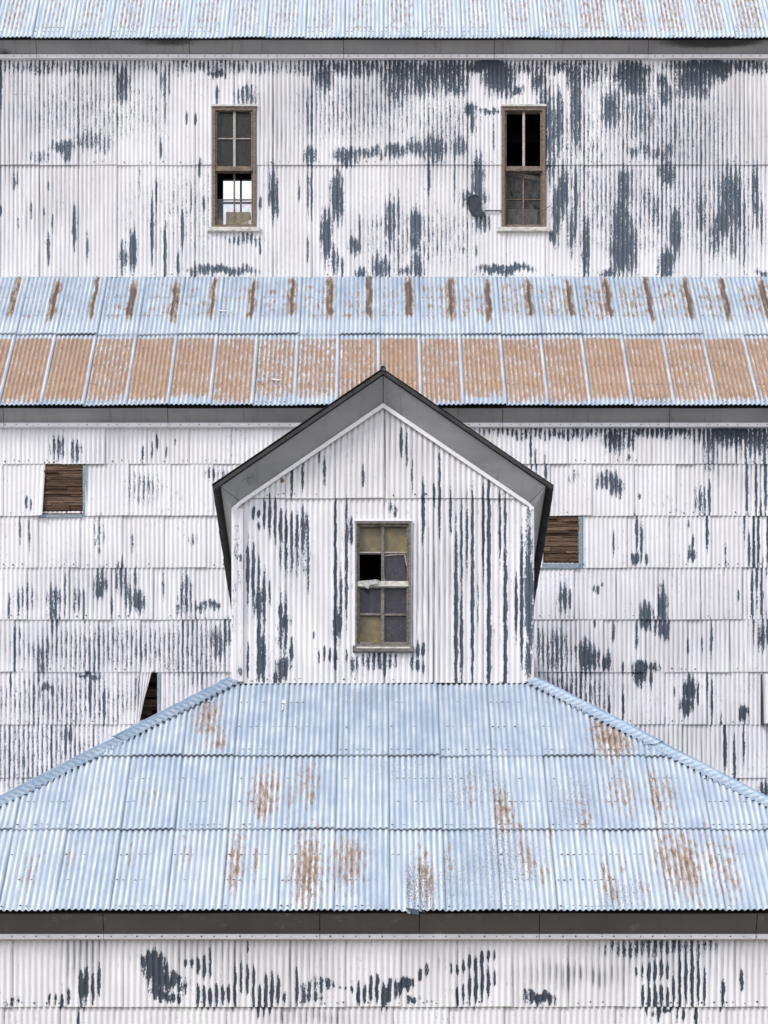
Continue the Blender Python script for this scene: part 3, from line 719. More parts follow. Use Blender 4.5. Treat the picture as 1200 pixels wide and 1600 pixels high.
# ---- windows of the upper block
def win(parent, D, label=None):
    e = bpy.data.objects.new('window', None); e.empty_display_size = 0.3
    link(e, parent, Vector((parent_mid, D, 0)) if False else Vector((0, D, 0)))
    if label: e['label'] = label
    return e
def part(D, boxes, name, mat, parent, bevel=0.003):
    b = MB()
    for q in boxes: b.pbox(D, *q)
    return b.build(name, mat, parent, bevel=bevel)
def upper_window(x, upper_cross, kind):
    # x: left edge of the casing in the photograph; the two windows share their carpentry
    D = DU
    e = win(upper, D, 'window with upper sash muntins, sky showing through below' if kind == 'L' else 'window with empty black upper sash')
    c = M['casing']
    part(D, [(x, 169, x + 4.6, 357, -.10, .055)], 'casing', c, e); part(D, [(x + 63.2, 169, x + 68, 357, -.10, .055)], 'casing', c, e)
    part(D, [(x + 4.6, 169, x + 63.2, 174.5, -.10, .052)], 'casing', c, e)
    part(D, [(x + 4.6, 353.5, x + 63.2, 357, -.10, .05)], 'casing', c, e)
    part(D, [(x + 4.7, 174.6, x + 7.4, 264, -.06, .03)], 'sash_stile', c, e); part(D, [(x + 60.4, 174.6, x + 63.1, 264, -.06, .03)], 'sash_stile', c, e)
    part(D, [(x + 4.7, 261, x + 63.1, 268.5, -.07, .035)], 'meeting_rail', c, e)
    part(D, [(x + 4.7, 268.6, x + 7.0, 353.4, -.10, .0)], 'sash_stile', c, e); part(D, [(x + 60.8, 268.6, x + 63.1, 353.4, -.10, .0)], 'sash_stile', c, e)
    part(D, [(x + 7.1, 350.5, x + 60.7, 353.4, -.09, .0)], 'bottom_rail', c, e)
    part(D, [(x + 32.4, 174.6, x + 36.2, 260.9, -.04, .01)], 'muntin', M['muntin'], e)
    if upper_cross: part(D, [(x + 7.5, 215.8, x + 32.3, 217.4, -.035, .004)], 'muntin', M['muntin'], e); part(D, [(x + 36.3, 215.8, x + 60.3, 217.4, -.035, .004)], 'muntin', M['muntin'], e)
    part(D, [(x + 32.6, 268.6, x + 35.2, 350.4, -.085, -.05)], 'muntin', c, e)
    part(D, [(x + 7.1, 308.8, x + 32.5, 310.2, -.08, -.055)], 'muntin', c, e); part(D, [(x + 35.3, 308.8, x + 60.7, 310.2, -.08, -.055)], 'muntin', c, e)
    # small corner brackets of the upper sash
    for sx in (-1, 1):
        cx = x + (7.4 if sx < 0 else 60.4)
        b = MB(); b.slab([P(cx, 174.8, D - .01), P(cx - sx * 3.2, 174.8, D - .01), P(cx, 178.6, D - .01)], Vector((0, 0.02, 0)))
        b.build('corner_block', c, e)
    part(D, [(x - 7.5, 357.6, x + 75, 364.2, -.05, .085)], 'sill', M['sill'], e, bevel=0.006)
    part(D, [(x - 1.5, 165.6, x + 69.5, 169.0, 0.0, .075)], 'head_flashing', M['sill'], e)
    if kind == 'L':
        for (a, c2) in ((7.5, 32.3), (36.3, 60.3)):
            for (y0, y1) in ((174.7, 215.7), (217.5, 260.9)):
                part(D, [(x + a, y0, x + c2, y1, -.022, -.018)], 'pane', M['pane_dark'], e, bevel=0)
        part(D, [(x + 7.1, 310.3, x + 32.5, 350.4, -.072, -.068)], 'pane', M['pane_clear'], e, bevel=0)
        b = MB(); b.slab([P(x + 35.3, 310.3, D + .07), P(x + 60.6, 310.3, D + .07), P(x + 60.6, 334, D + .07), P(x + 56, 341, D + .07), P(x + 57, 350.3, D + .07), P(x + 35.3, 350.3, D + .07)], Vector((0, .004, 0)))
        b.build('broken_pane', M['pane_clear'], e)
    else:
        for (a, c2) in ((7.1, 32.5), (35.3, 60.7)):
            for (y0, y1) in ((268.6, 308.7), (310.3, 350.4)):
                part(D, [(x + a, y0, x + c2, y1, -.072, -.068)], 'pane', M['pane_faint'], e, bevel=0)
    return e
upper_window(332, True, 'L')
upper_window(784, False, 'R')
def crate(name, label, D, x0, y0, x1, y1, depth, mat, flap=None, cat='box'):
    t = thing(name, label, cat, (X((x0 + x1) / 2, D), D, Z(y1, D)))
    b = MB(); b.pbox(D, x0, y0, x1, y1, -depth, 0.0); b.build('box_body', mat, t, bevel=0.006)
    if flap:
        b = MB(); b.slab([P(q[0], q[1], D - q[2]) for q in flap], Vector((0, .008, 0))); b.build('flap', mat, t)
    return t
shelf = MB(); shelf.pbox(DU, 334, 351, 398, 354, -.62, -.105); shelf.build('window_shelf', M['inside'], upper)
shelf = MB(); shelf.pbox(DU, 786, 351, 850, 354, -.62, -.105); shelf.build('window_shelf', M['inside'], upper)
crate('cardboard_box', 'olive cardboard box behind the lower panes of the see-through window', DU + .16, 353.2, 331, 391.5, 350.7, .22, M['card'],
      flap=[(353, 346, .02), (391, 347, .02), (389, 350.8, .045), (353, 350.8, .045)])
b = MB(); b.slab([P(337, 350.7, DU + .14), P(347.5, 350.7, DU + .14), P(348, 346, DU + .15), P(343, 341.5, DU + .16), P(338, 345, DU + .15)], Vector((0, .03, 0)))
o = b.build('crumpled_cardboard', M['card']); o['label'] = 'small crumpled olive cardboard piece beside the olive box, low in the window'; o['category'] = 'cardboard'
b = MB(); b.slab([P(387, 346, DU + .12), P(394.5, 341.5, DU + .12), P(394.8, 350, DU + .115), P(389, 350.6, DU + .115)], Vector((0, .005, 0)))
o = b.build('paper_scrap', M['trim']); o['label'] = 'white paper scrap in the lower right corner of the see-through window'; o['category'] = 'paper'
crate('grey_box', 'dusty grey box behind the lower panes of the dark right window', DU + .17, 793, 327, 840, 350.7, .2,
      mat_plain('dusty grey board', (0.20, 0.195, 0.185), (0.13, 0.125, 0.12), (9, 9, 9), 0.85))
b = MB(); b.slab([P(792, 267, DU + .2), P(846, 277, DU + .2), P(846, 283, DU + .2), P(792, 273, DU + .2)], Vector((0, .04, 0)))
o = b.build('slanting_board', M['casing_grey']); o['label'] = 'slanting grey board inside the dark right window under its middle rail'; o['category'] = 'board'
b = MB()
cv = [(812, 335, .0), (822, 334, .03), (834, 332, .06), (845, 329, .09), (853, 325.5, .1), (860, 322, .09)]
b.tube([P(x, y, DU - n) for (x, y, n) in cv], 0.006, 5)
o = b.build('wire', M['wire'], smooth=True); o['label'] = 'thin wire sticking out of the dark right window near its sill'; o['category'] = 'wire'
# ---- round-topped metal patch left of the right window
M['platedark'] = mat_plain('dark blue patch metal', (0.022, 0.028, 0.042), (0.045, 0.055, 0.078), (25, 25, 12), 0.6, c3=(0.06, 0.045, 0.045))
patch = MB()
arc = [(733, 329), (731, 318)] + [(741 + 10.0 * math.cos(a), 317 - 10.5 * math.sin(a)) for a in [math.pi - i * math.pi / 8 for i in range(1, 8)]] + [(751, 317), (752, 328), (757, 331), (757, 338), (738, 338), (736, 334)]
patch.slab([P(x, y, DU - .088) for (x, y) in arc], Vector((0, .012, 0)))
po = patch.build('patch_plate', M['platedark'], wallU, bevel=0.003); po['label'] = 'dark round-topped metal patch plate'
b = MB(); b.tube([P(729.5 + 0, 318, DU - .09)] + [P(741 + 11.2 * math.cos(a), 316.5 - 11.5 * math.sin(a), DU - .092) for a in [math.pi * .95 - i * math.pi * .9 / 8 for i in range(9)]], 0.012, 6)
b.build('patch_rim', M['dark'], wallU, smooth=True)
b = MB(); b.box(X(757, DU), X(784, DU), DU - .066, DU - .05, Z(332.4, DU), Z(330.9, DU)); b.build('lap_edge', M['dark'], wallU)

# ================================================================== MIDDLE BLOCK
middle = thing('middle_building', 'broad middle block of short white corrugated rows behind the gabled dormer', 'building', (0, DM + 2, 0))
b = MB()
cx0, cx1, cz0, cz1 = X(204, DM), X(250, DM), Z(1140, DM), Z(1048, DM)      # hollow behind the loose sheet
b.box(-XE, cx0, DM, DM + .1, 0, RM.ze + .1); b.box(cx1, XE, DM, DM + .1, 0, RM.ze + .1)
b.box(cx0, cx1, DM, DM + .1, 0, cz0); b.box(cx0, cx1, DM, DM + .1, cz1, RM.ze + .1)
b.box(cx0 - .3, cx1 + .3, DM + .45, DM + .5, cz0 - .3, cz1 + .3)
b.box(cx0 - .3, cx0, DM + .1, DM + .45, cz0 - .3, cz1 + .3); b.box(cx1, cx1 + .3, DM + .1, DM + .45, cz0 - .3, cz1 + .3)
b.box(cx0, cx1, DM + .1, DM + .45, cz1, cz1 + .3); b.box(cx0, cx1, DM + .1, DM + .45, cz0 - .3, cz0)
wallM = b.build('wall', M['backing'], middle)
b = MB(); b.box(-XE, -XE + .1, DM + .1, DBK, 0, RM.ze + .1); b.build('end_wall', M['trim'], middle)
b = MB(); b.box(XE - .1, XE, DM + .1, DBK, 0, RM.ze + .1); b.build('end_wall', M['trim'], middle)
for sx in (-1, 1):
    b = MB(); x0 = sx * (XE - .02)
    b.slab([(x0, DM, RM.ze - .05), (x0, DU + 3, RM.ze - .05), (x0, DU, RM.zt - .1)], Vector((sx * -0.05, 0, 0))); b.build('end_gable', M['trim'], middle)
ys = [668, 726, 807, 888, 969, 1051, 1133, 1216, 1298, 1380, 1462]
offs = [30, 68, 57, 40, 20, 50, 12, 33, 24, 55]
rowsM = [(ys[i + 1], ys[i], offs[i]) for i in range(10)]
def warp_loose(uu, vv, n, s, t):
    k = np.clip(1 - t, 0, 1)
    return uu - (0.105 + 0.17 * k) * (s ** 3), vv + 0.012 * s * k, n + 0.05 * (s ** 2) * k
def warp_edge(uu, vv, n, s, t):
    k = np.clip(1 - t, 0, 1)
    return uu - 0.035 * (s ** 3) * k, vv - 0.012 * s * k, n + 0.05 * (s ** 3) * k
def warp_curl(uu, vv, n, s, t):
    k = np.clip(1 - t, 0, 1)
    return uu + 0.04 * ((1 - s) ** 3) * k, vv, n + 0.09 * ((1 - s) ** 4)
wall_rows(wallM, wall_frame(DM), DM, rowsM, 30, (-110, 1300), W_MID, G_MID, M['paint'],
          skip=[(1, 68), (2, 845)], dv=0.032, warps={(5, 181.4): warp_loose, (1, 2.3): warp_edge, (5, 1166): warp_edge, (5, 1232): warp_curl}, gap=0.017,
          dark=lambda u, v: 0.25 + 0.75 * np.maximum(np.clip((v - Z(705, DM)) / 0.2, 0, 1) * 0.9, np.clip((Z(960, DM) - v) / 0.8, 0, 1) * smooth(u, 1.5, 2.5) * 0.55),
          rust=[(240, 1049, 8, 4, .6), (355, 1051, 6, 8, .45)])
trim(middle, DM, 663.5, 669.8, [-200, 7, 263, 524, 785, 1045, 1400])
def crib(D, x0, y0, x1, y1, gaps=0.0):
    """stacked crib planks laid bare where a sheet has gone"""
    y = y0
    while y < y1:
        hh = random.choice((3.4, 4.0, 4.6, 5.2, 6.5, 7.8))
        ye = min(y + hh, y1)
        cuts = [x0, x1]
        if x1 - x0 > 24 and random.random() < 0.55: cuts = [x0, random.uniform(x0 + 10, x1 - 10), x1]
        for a, c in zip(cuts, cuts[1:]):
            if random.random() < gaps: continue
            pr = random.choice((0.004, 0.010, 0.018, 0.030)) + random.uniform(0, .004)
            A0, A1, z0, z1 = X(a, D) + .003, X(c, D) - .003, Z(ye, D) + .003, Z(y, D) - .003
            m = 6; V, Q = [], []
            for i in range(m + 1):                       # waney front edges
                xx = A0 + (A1 - A0) * i / m
                j0, j1, jp = random.uniform(-.002, .005), random.uniform(-.005, .002), random.uniform(-.004, .002)
                V += [(xx, D - .0005, z0), (xx, D - pr - jp, z0 + j0), (xx, D - pr - jp, z1 + j1), (xx, D - .0005, z1)]
            for i in range(m):
                for q in range(3):
                    Q.append((i * 4 + q, (i + 1) * 4 + q, (i + 1) * 4 + q + 1, i * 4 + q + 1))
            Q.append((0, 1, 2, 3)); Q.append((m * 4 + 3, m * 4 + 2, m * 4 + 1, m * 4))
            mesh_np('plank', V, Q, M['planks'], wallM)
        y = ye
crib(DM, 65.5, 722, 130.5, 806); crib(DM, 838, 802, 905, 886); crib(DM + .3, 202, 1042, 252, 1146, gaps=.3)
def strip(pts, name='lap_strip', n=.02):
    b = MB(); b.slab([P(x, y, DM - n) for (x, y) in pts], Vector((0, .01, 0)))
    b.build(name, M['strip'], wallM)
strip([(129.3, 727), (136, 727), (136.4, 806), (129.3, 806)], n=.027); strip([(60, 804), (129.2, 803.6), (129.2, 807.5), (60, 808)], n=.046)
strip([(903.8, 807), (910.3, 807), (910.8, 888), (904.2, 888)], n=.027); strip([(836, 880.6), (904, 880.2), (904, 888), (836, 888)], n=.046)
strip([(245.6, 1052), (250.5, 1052), (250.5, 1134), (245.6, 1134)], n=.03)
sheet('loose_sheet', wallM, wall_frame(DM), X(1192, DM), Z(1133, DM), 0.61, Z(1055, DM) - Z(1133, DM), M['paint'], {}, gap=.03, lapv=0, base=.065, dv=.1)
b = MB(); b.slab([P(1188.4, 1053, DM - .07), P(1191.2, 1054, DM - .105), P(1193.2, 1133.5, DM - .125), P(1188.4, 1133, DM - .07)], Vector((0, .012, 0))); b.build('gap_shade', M['dark'], wallM)  # dark strip added as the shade in the gap beside the loose sheet
roofM = roof_deck(middle, RM, -XE - .3, XE + .3)
vM1 = RM.uv(600, 526)[1]
def mid_rust(u, v, s, t, r, k):
    rs = random.Random(k * 7 + r * 101)
    if r == 0:
        a = 0.50 + 0.40 * rs.random()
        e0, e1 = .0 + .02 * rs.random(), 1.0 - .02 * rs.random()
        f = a * smooth(s, e0, e0 + .06) * smooth(1 - s, 1 - e1, 1 - e1 + .05) * smooth(t, -.02, .08 + .16 * rs.random()) * smooth(1.0 - t, .015, .10)
        f = f + .05 * np.sin(v * 9 + rs.random() * 6) * smooth(s, .1, .2)
        return np.where(s > .985, f * .2, f)
    wgt = 0.5 + 0.5 * smooth(u, -6, 5)
    st = (.95 + .5 * wgt + .35 * rs.random()) * np.exp(-((s - .76 - .10 * rs.random() - .02 * np.sin(v * 6 + k)) / (.075 + .05 * rs.random())) ** 2) * smooth(t, .06 + .2 * rs.random(), .36) * smooth(1.10 - t, .0, .15 + .25 * rs.random())
    band = np.zeros_like(s)
    for q in range(4):
        tc = .26 + .17 * q + .12 * rs.random()
        band = np.maximum(band, np.exp(-((t - tc) / (.035 + .05 * wgt)) ** 2) * (.25 + .45 * rs.random()) * (0.6 + .4 * np.sin(u * 23 + q * 5 + k)))
    comb = .36 + .22 * np.sin(np.floor((s * 9 + .25)) * 2.4 + k * 1.7) + .10 * np.sin(v * 14 + k)
    band = np.maximum(band, comb * wgt * smooth(t, .16, .38) * smooth(1.0 - t, 0, .3))
    return np.maximum(st, band * (.85 + .45 * wgt) * smooth(s, .06, .15) * smooth(.90 - s, 0, .1))
def mid_film(u, v, s, t, r, k):
    if r: return np.zeros_like(u)
    rs = random.Random(k * 29 + 3)
    lo = -.04 + .20 * rs.random() * rs.random(); a = .50 + .50 * rs.random()
    f = a * smooth(s, .0, .03) * smooth(1.0 - s, 0, .03) * smooth(t, lo - .02, lo + .14) * smooth(1.0 - t, .0, .07)
    return f * (.85 + .15 * np.sin(u * 11 + v * 6 + k))
def mid_tone(u, v, s, t, r, k):
    rs = random.Random(k * 3 + r * 17)
    return (0.25 * rs.random() + 1.1 * smooth(.40 - t, 0, .3) if r == 1 else (0.25 + .5 * rs.random()) * smooth(t, .25, 1.0) + .25 * rs.random()) + 0 * u
def mid_grime(u, v, s, t, r, k):
    return np.zeros_like(u) if r == 0 else 0.12 * smooth(t, .8, 1.0)
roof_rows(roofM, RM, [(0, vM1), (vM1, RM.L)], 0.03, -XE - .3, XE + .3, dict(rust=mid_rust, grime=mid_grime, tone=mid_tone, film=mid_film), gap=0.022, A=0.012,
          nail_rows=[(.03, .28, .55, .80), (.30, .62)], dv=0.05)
soffit(middle, RM, DM, 663.5, [7, 263, 524, 785, 1045], M['soffit'], -XE, XE, soot=[(690, .3, 60, .15)])

# ================================================================== HIPPED FRONT BLOCK
hip = thing('hipped_building', 'front block with pale blue hipped metal roof, rust spots and dark grey eave', 'building', (0, DL + 4, 0))
XL, XR = X(362, DD), X(834, DD)
HK = 0.925
def hip_u(v, side): return (XL - HK * (RL.L - v) * RL.ca) if side < 0 else (XR + HK * (RL.L - v) * RL.ca)
def hip_top(u):
    if u < XL: return RL.L - (XL - u) / (HK * RL.ca)
    if u > XR: return RL.L - (u - XR) / (HK * RL.ca)
    return RL.L
EL, ER = hip_u(0, -1), hip_u(0, 1)
WL0, WR0 = EL + .3, ER - .3
b = MB(); b.box(WL0, WR0, DL, DL + .12, 0, RL.ze + .05); wallL = b.build('wall', M['backing'], hip)
b = MB(); b.box(WL0, WL0 + .12, DL + .12, DM - .08, 0, RL.ze - .1); b.build('side_wall', M['trim'], hip)
b = MB(); b.box(WR0 - .12, WR0, DL + .12, DM - .08, 0, RL.ze - .1); b.build('side_wall', M['trim'], hip)
wall_rows(wallL, wall_frame(DL), DL, [(1700, 1573, 610), (1574, 1465, 623)], 623, (-330, 1530), W_LOW, G_LOW, M['paint'], gap=0.020, ulim=(WL0, WR0), dv=0.03, dark=lambda u, v: np.full_like(u, .75))
trim(hip, DL, 1461.5, 1469.5, [CX + WL0 * F / DL, 163, 500, 842, 1180, CX + WR0 * F / DL])
b = MB(); n3 = Vector(RL.fr.N) * -0.03
p0, p1 = Vector(RL.fr.O + RL.fr.V * .09) + n3, Vector(RL.fr.O + RL.fr.V * RL.L) + n3
b.slab([(hip_u(.09, -1), p0.y, p0.z), (hip_u(.09, 1), p0.y, p0.z), (XR, p1.y, p1.z), (XL, p1.y, p1.z)], Vector(RL.fr.N) * -.05)
roofL = b.build('roof', M['under'], hip)
RUST_L = [(325,1125,20,35,.78),(345,1160,10,20,.8),(415,1240,25,40,.7),(410,1265,14,25,.85),(480,1225,20,35,.58),(485,1250,8,15,.8),(455,1255,4,20,.8),(480,1365,22,55,.95),(545,1350,28,40,.78),(370,1345,14,45,.75),(400,1345,6,35,.7),(365,1370,6,30,.85),
(203,1345,4,25,.6),(235,1250,25,30,.4),(285,1330,10,30,.45),(300,1340,4,15,.6),(45,1375,12,15,.58),(55,1350,20,25,.42),(110,1340,20,20,.42),(660,1370,12,45,.75),(672,1385,5,35,.9),(700,1345,8,30,.6),(785,1270,12,35,.85),(775,1255,5,40,.6),(800,1280,6,25,.65),(735,1235,10,40,.48),(815,1325,5,40,.7),(825,1345,4,30,.7),(832,1355,4,15,.7),(858,1308,5,10,.75),
(845,1370,15,25,.5),(890,1350,12,15,.45),(910,1270,14,35,.52),(915,1285,6,15,.7),(955,1160,28,24,.95),(940,1150,15,30,.9),(975,1168,15,12,.9),(970,1240,30,40,.5),(980,1245,12,30,.62),(1022,1240,10,40,.68),(1028,1255,4,30,.95),(1045,1245,8,30,.6),(1050,1250,15,30,.42),(945,1370,6,30,.8),(958,1395,8,20,.85),(972,1350,5,20,.6),(1005,1390,12,30,.5),
(1060,1350,35,50,.74),(1075,1355,15,45,.9),(1035,1330,8,40,.68),(1090,1385,8,40,.68),(1130,1360,25,50,.56),(1140,1325,8,20,.68),(1110,1345,6,60,.66),(1150,1380,8,20,.75),(150,1230,30,20,.3),(250,1360,120,50,.2),(450,1240,120,40,.22),(600,1360,140,50,.22),(800,1300,140,90,.24),(1000,1250,140,60,.26),(1080,1370,130,50,.28),(330,1130,60,40,.24),(600,1120,120,30,.12)]
GR_L = [(660,1395,20,40,.55),(640,1390,5,30,.75),(735,1230,60,40,.42),(790,1350,60,60,.45),(700,1380,60,40,.4),(900,1250,40,40,.38),(620,1200,60,30,.3),(970,1400,40,25,.45),(560,1090,60,20,.3)]
rb, gb = [RL.blob(q) for q in RUST_L], [RL.blob(q) for q in GR_L]
vL1, vL2 = RL.uv(600, 1300)[1], RL.uv(600, 1185)[1]
def warp_torn(ri, k):
    if ri == 0 and k in (0,):
        def f(uu, vv, n, s, t):
            e = np.clip(1 - t * 14, 0, 1)
            return uu, vv + 0.05 * e * np.exp(-((s - .55) / .1) ** 2), n - 0.05 * e * np.exp(-((s - .48) / .16) ** 2)
        return f
    return None
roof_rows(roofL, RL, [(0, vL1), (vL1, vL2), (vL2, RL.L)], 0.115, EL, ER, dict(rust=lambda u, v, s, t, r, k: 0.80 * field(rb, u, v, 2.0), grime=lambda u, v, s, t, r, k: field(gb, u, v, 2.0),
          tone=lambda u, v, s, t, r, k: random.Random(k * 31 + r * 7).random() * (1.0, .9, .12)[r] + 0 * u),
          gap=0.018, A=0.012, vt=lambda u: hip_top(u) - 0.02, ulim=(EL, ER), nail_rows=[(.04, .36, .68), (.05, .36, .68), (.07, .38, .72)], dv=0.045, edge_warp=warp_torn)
# torn lip of the eave
b = MB()
q = [(634, 1418), (643, 1427), (654, 1429), (655, 1421), (646, 1420)]
b.slab([P(x, y, RL.De - .02) for (x, y) in q], Vector((0, .006, -.004))); b.build('torn_flap', M['slate'], roofL)
b = MB(); b.slab([P(x, y, RL.De - .012) for (x, y) in [(656, 1420), (662, 1422), (665, 1427), (660, 1425)]], Vector((0, .006, 0))); b.build('torn_flap', M['dark'], roofL)
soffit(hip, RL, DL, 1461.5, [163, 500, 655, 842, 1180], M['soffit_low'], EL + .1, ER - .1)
# bird droppings / paint splash on the top course
for (px, py, h) in ((444, 1101, 4), (441.5, 1110, 8)):
    u, v = RL.uv(px, py); b = MB()
    pts = []
    for a in range(10):
        rr = (1 + .3 * math.sin(a * 2.3))
        pts.append(Vector(RL.fr.O + RL.fr.U * (u + .028 * rr * math.cos(a * .628) * (0.35 if h > 5 else 1)) + RL.fr.V * (v + h * .012 * rr * math.sin(a * .628)) + RL.fr.N * .041))
    b.slab(pts, Vector(RL.fr.N) * -.004); b.build('white_splash', M['trim'], roofL)
# side slopes (turned away from the camera) close the hipped roof against the middle wall
for sd_, xe, xt in ((-1, EL, XL), (1, ER, XR)):
    b = MB()
    b.slab([(xe, RL.De, RL.ze - .02), (xt, RL.Dt, RL.zt - .02), (xt, DM - .07, RL.zt - .02), (xe, DM - .07, RL.ze - .02)], Vector((0, 0, -.05)))
    b.build('side_slope', M['galv'], hip)
# hip caps: roll and rippled flange, in lengths
def hip_cap(side, v_from, v_to, lift):
    N = Vector(RL.fr.N)
    def pt(v, off): return Vector(RL.fr.O + RL.fr.U * (hip_u(v, side) - side * off) + RL.fr.V * v)
    n = max(4, int((v_to - v_from) / 0.03))
    V, Q, GRV = [], [], []
    offs_ = [-.02, .02, .055, .09, .115]
    for i in range(n + 1):
        v = v_from + (v_to - v_from) * i / n
        for j, of in enumerate(offs_):
            rip = .020 * (math.sin(2 * math.pi * v / .085 + j * .9)) * (0 if j == 0 else min(1, j / 2.5))
            up = (.085, .062, .052, .046, .040)[j] + rip + lift
            GRV.append(.55 - .45 * math.sin(2 * math.pi * v / .085 + j * .9) * (j in (1, 2, 3)))  # light and dark of the ripples put into the colour through groove
            V.append(tuple(pt(v, of + (0.012 * math.sin(2 * math.pi * v / .085) if j == 4 else 0)) + N * up))
    m = len(offs_)
    for i in range(n):
        for j in range(m - 1):
            Q.append((i * m + j, i * m + j + 1, (i + 1) * m + j + 1, (i + 1) * m + j))
    V = np.array(V)
    uv = np.stack([V[:, 0], V[:, 2]], 1)
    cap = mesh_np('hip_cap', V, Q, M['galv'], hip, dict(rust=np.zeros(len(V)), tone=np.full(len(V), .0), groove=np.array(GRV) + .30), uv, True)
    b = MB(); b.tube([pt(v_from + (v_to - v_from) * i / 6, -.045) + N * (.065 + lift) for i in range(7)], .029, 10)
    b.build('cap_roll', M['strip2'], cap, smooth=True)
M['strip2'] = mat_plain('blue grey galvanised roll', (0.20, 0.29, 0.43), (0.32, 0.41, 0.54), (5, 5, 5), 0.45, metallic=0.2)
for side, vj in ((-1, RL.uv(180, 1160)[1]), (1, RL.uv(1022, 1168)[1])):
    hip_cap(side, -.02, vj, 0.0); hip_cap(side, vj - .05, RL.L + .01, .012)

# ================================================================== GABLED DORMER
XC = (XL + XR) / 2
dormer = thing('gabled_dormer', 'white gabled dormer tower with grey rake boards and an eight pane window', 'dormer', (XC, DD + 3, RL.zt))
OF = 0.30                                    # roof oversail in front
DF = DD - OF
zap, zev = Z(578, DF), Z(759.5, DF)
HW = (X(865, DF) - X(332.5, DF)) / 2
XC2 = (X(865, DF) + X(332.5, DF)) / 2
pit = (zap - zev) / HW
zbase = RL.zt - .5
WT = lambda u: Z(640, DD) - abs(u - XC2) * pit + .02                     # top line of the front siding
zcor = Z(797, DD)
b = MB()
b.slab([(XL, DD, zbase), (XR, DD, zbase), (XR, DD, zcor), (XC2, DD, Z(634, DD)), (XL, DD, zcor)], Vector((0, .1, 0)))
# (opening for the window is cut by building the sheathing round it)
b = MB()
wx0, wx1, wz0, wz1 = X(557, DD), X(640, DD), Z(1010, DD), Z(819, DD)
b.box(XL, wx0, DD, DD + .1, zbase, zcor); b.box(wx1, XR, DD, DD + .1, zbase, zcor); b.box(wx0, wx1, DD, DD + .1, zbase, wz0); b.box(wx0, wx1, DD, DD + .1, wz1, zcor)
b.slab([(XL, DD, zcor), (XR, DD, zcor), (XC2, DD, Z(632, DD))], Vector((0, .1, 0)))
wallD = b.build('wall', M['backing'], dormer)
for xx, sg in ((XL + .05, -1), (XR - .15, 1)):
    b = MB(); b.box(xx, xx + .1, DD + .1, DM - .07, zbase, zcor); sw = b.build('side_wall', M['backing'], dormer)
    fs = Frame((XL + .05 if sg < 0 else XR - .05, 0, 0), (0, sg, 0), (0, 0, 1))
    for k in range(12):
        ya = DD + .02 + k * .61
        sheet('siding_sheet', sw, fs, ya if sg > 0 else -(ya + .61), zbase, .61, zcor - zbase, M['paint'], {}, A=.008, gap=.0, lapv=0, dv=.5, ulim=(DD + .02, DM - .08) if sg > 0 else (-(DM - .08), -(DD + .02)))
wall_rows(wallD, wall_frame(DD), DD, [(1069, 779, 751), (780, 600, 751)], 751, (366, 830), W_DOR, G_DOR, M['paint'], holes=[(556, 818, 641, 1011)], vtop=WT,
          ulim=(XL + .03, XR - .03), gap=0.024, dv=0.03, dark=lambda u, v: np.full_like(u, .45), rust=[(441, 752, 3, 4, .9), (771, 985, 3, 6, .5), (392, 1067, 6, 3, .6), (470, 1068, 8, 2.5, .5), (560, 1068, 10, 2.5, .45), (782, 1066, 6, 4, .6), (700, 1068, 8, 2.5, .45)])
b = MB(); b.slab([(XL + .1, DD + 1.6, zbase), (XR - .1, DD + 1.6, zbase), (XR - .1, DD + 1.6, zcor - .02), (XC2, DD + 1.6, zap - .16), (XL + .1, DD + 1.6, zcor - .02)], Vector((0, .1, 0))); b.build('light_block_wall', M['inside'], dormer)  # added dark wall, hides the lit interior behind the dormer window
b = MB(); b.box(XL + .1, XR - .1, DD + .1, DD + 1.6, zbase, zbase + .1); b.build('light_block_floor', M['inside'], dormer)  # added dark floor, keeps light from below out of the dormer
# corner boards
def corner_board(x0, x1, y0, y1, peel):
    fr = wall_frame(DD)
    a, c = X(x0, DD), X(x1, DD)
    nu, nv = 10, 60
    V, uv, Q = [], [], []
    pb = [(X(q[0], DD), Z(q[1], DD), q[2] * DD / F, q[3] * DD / F, q[4]) for q in peel]
    prof = [(0, -.02), (0, .055), (.18, .068), (.40, .068), (.60, .060), (.82, .066), (1, .064), (1, .0)]
    for j in range(nv + 1):
        z = Z(y1, DD) + (Z(y0, DD) - Z(y1, DD)) * j / nv
        for (k, n) in prof:
            u = a + (c - a) * k
            V.append((u, DD - n, z)); uv.append((u, z))
    m = len(prof)
    for j in range(nv):
        for i in range(m - 1):
            Q.append((j * m + i, j * m + i + 1, (j + 1) * m + i + 1, (j + 1) * m + i))
    uva = np.array(uv)
    mesh_np('corner_board', V, Q, M['paint'], dormer, dict(peel=field(pb, uva[:, 0], uva[:, 1]), groove=np.full(len(V), .5), grime=np.full(len(V), .06), tone=np.full(len(V), .3)), uva, False)
corner_board(362, 380, 797, 1067, [(375, 875, 2.5, 6, 1.2), (375, 900, 3, 20, .5), (370, 850, 6, 30, .42), (376, 1050, 4, 8, .9), (366, 950, 4, 60, .35)])
corner_board(819, 834, 794, 1067, [(826, 870, 6, 45, .72), (826, 930, 7, 60, 1.15), (828, 985, 6, 30, .95), (826, 1035, 6, 30, .9), (825, 820, 5, 30, .55)])
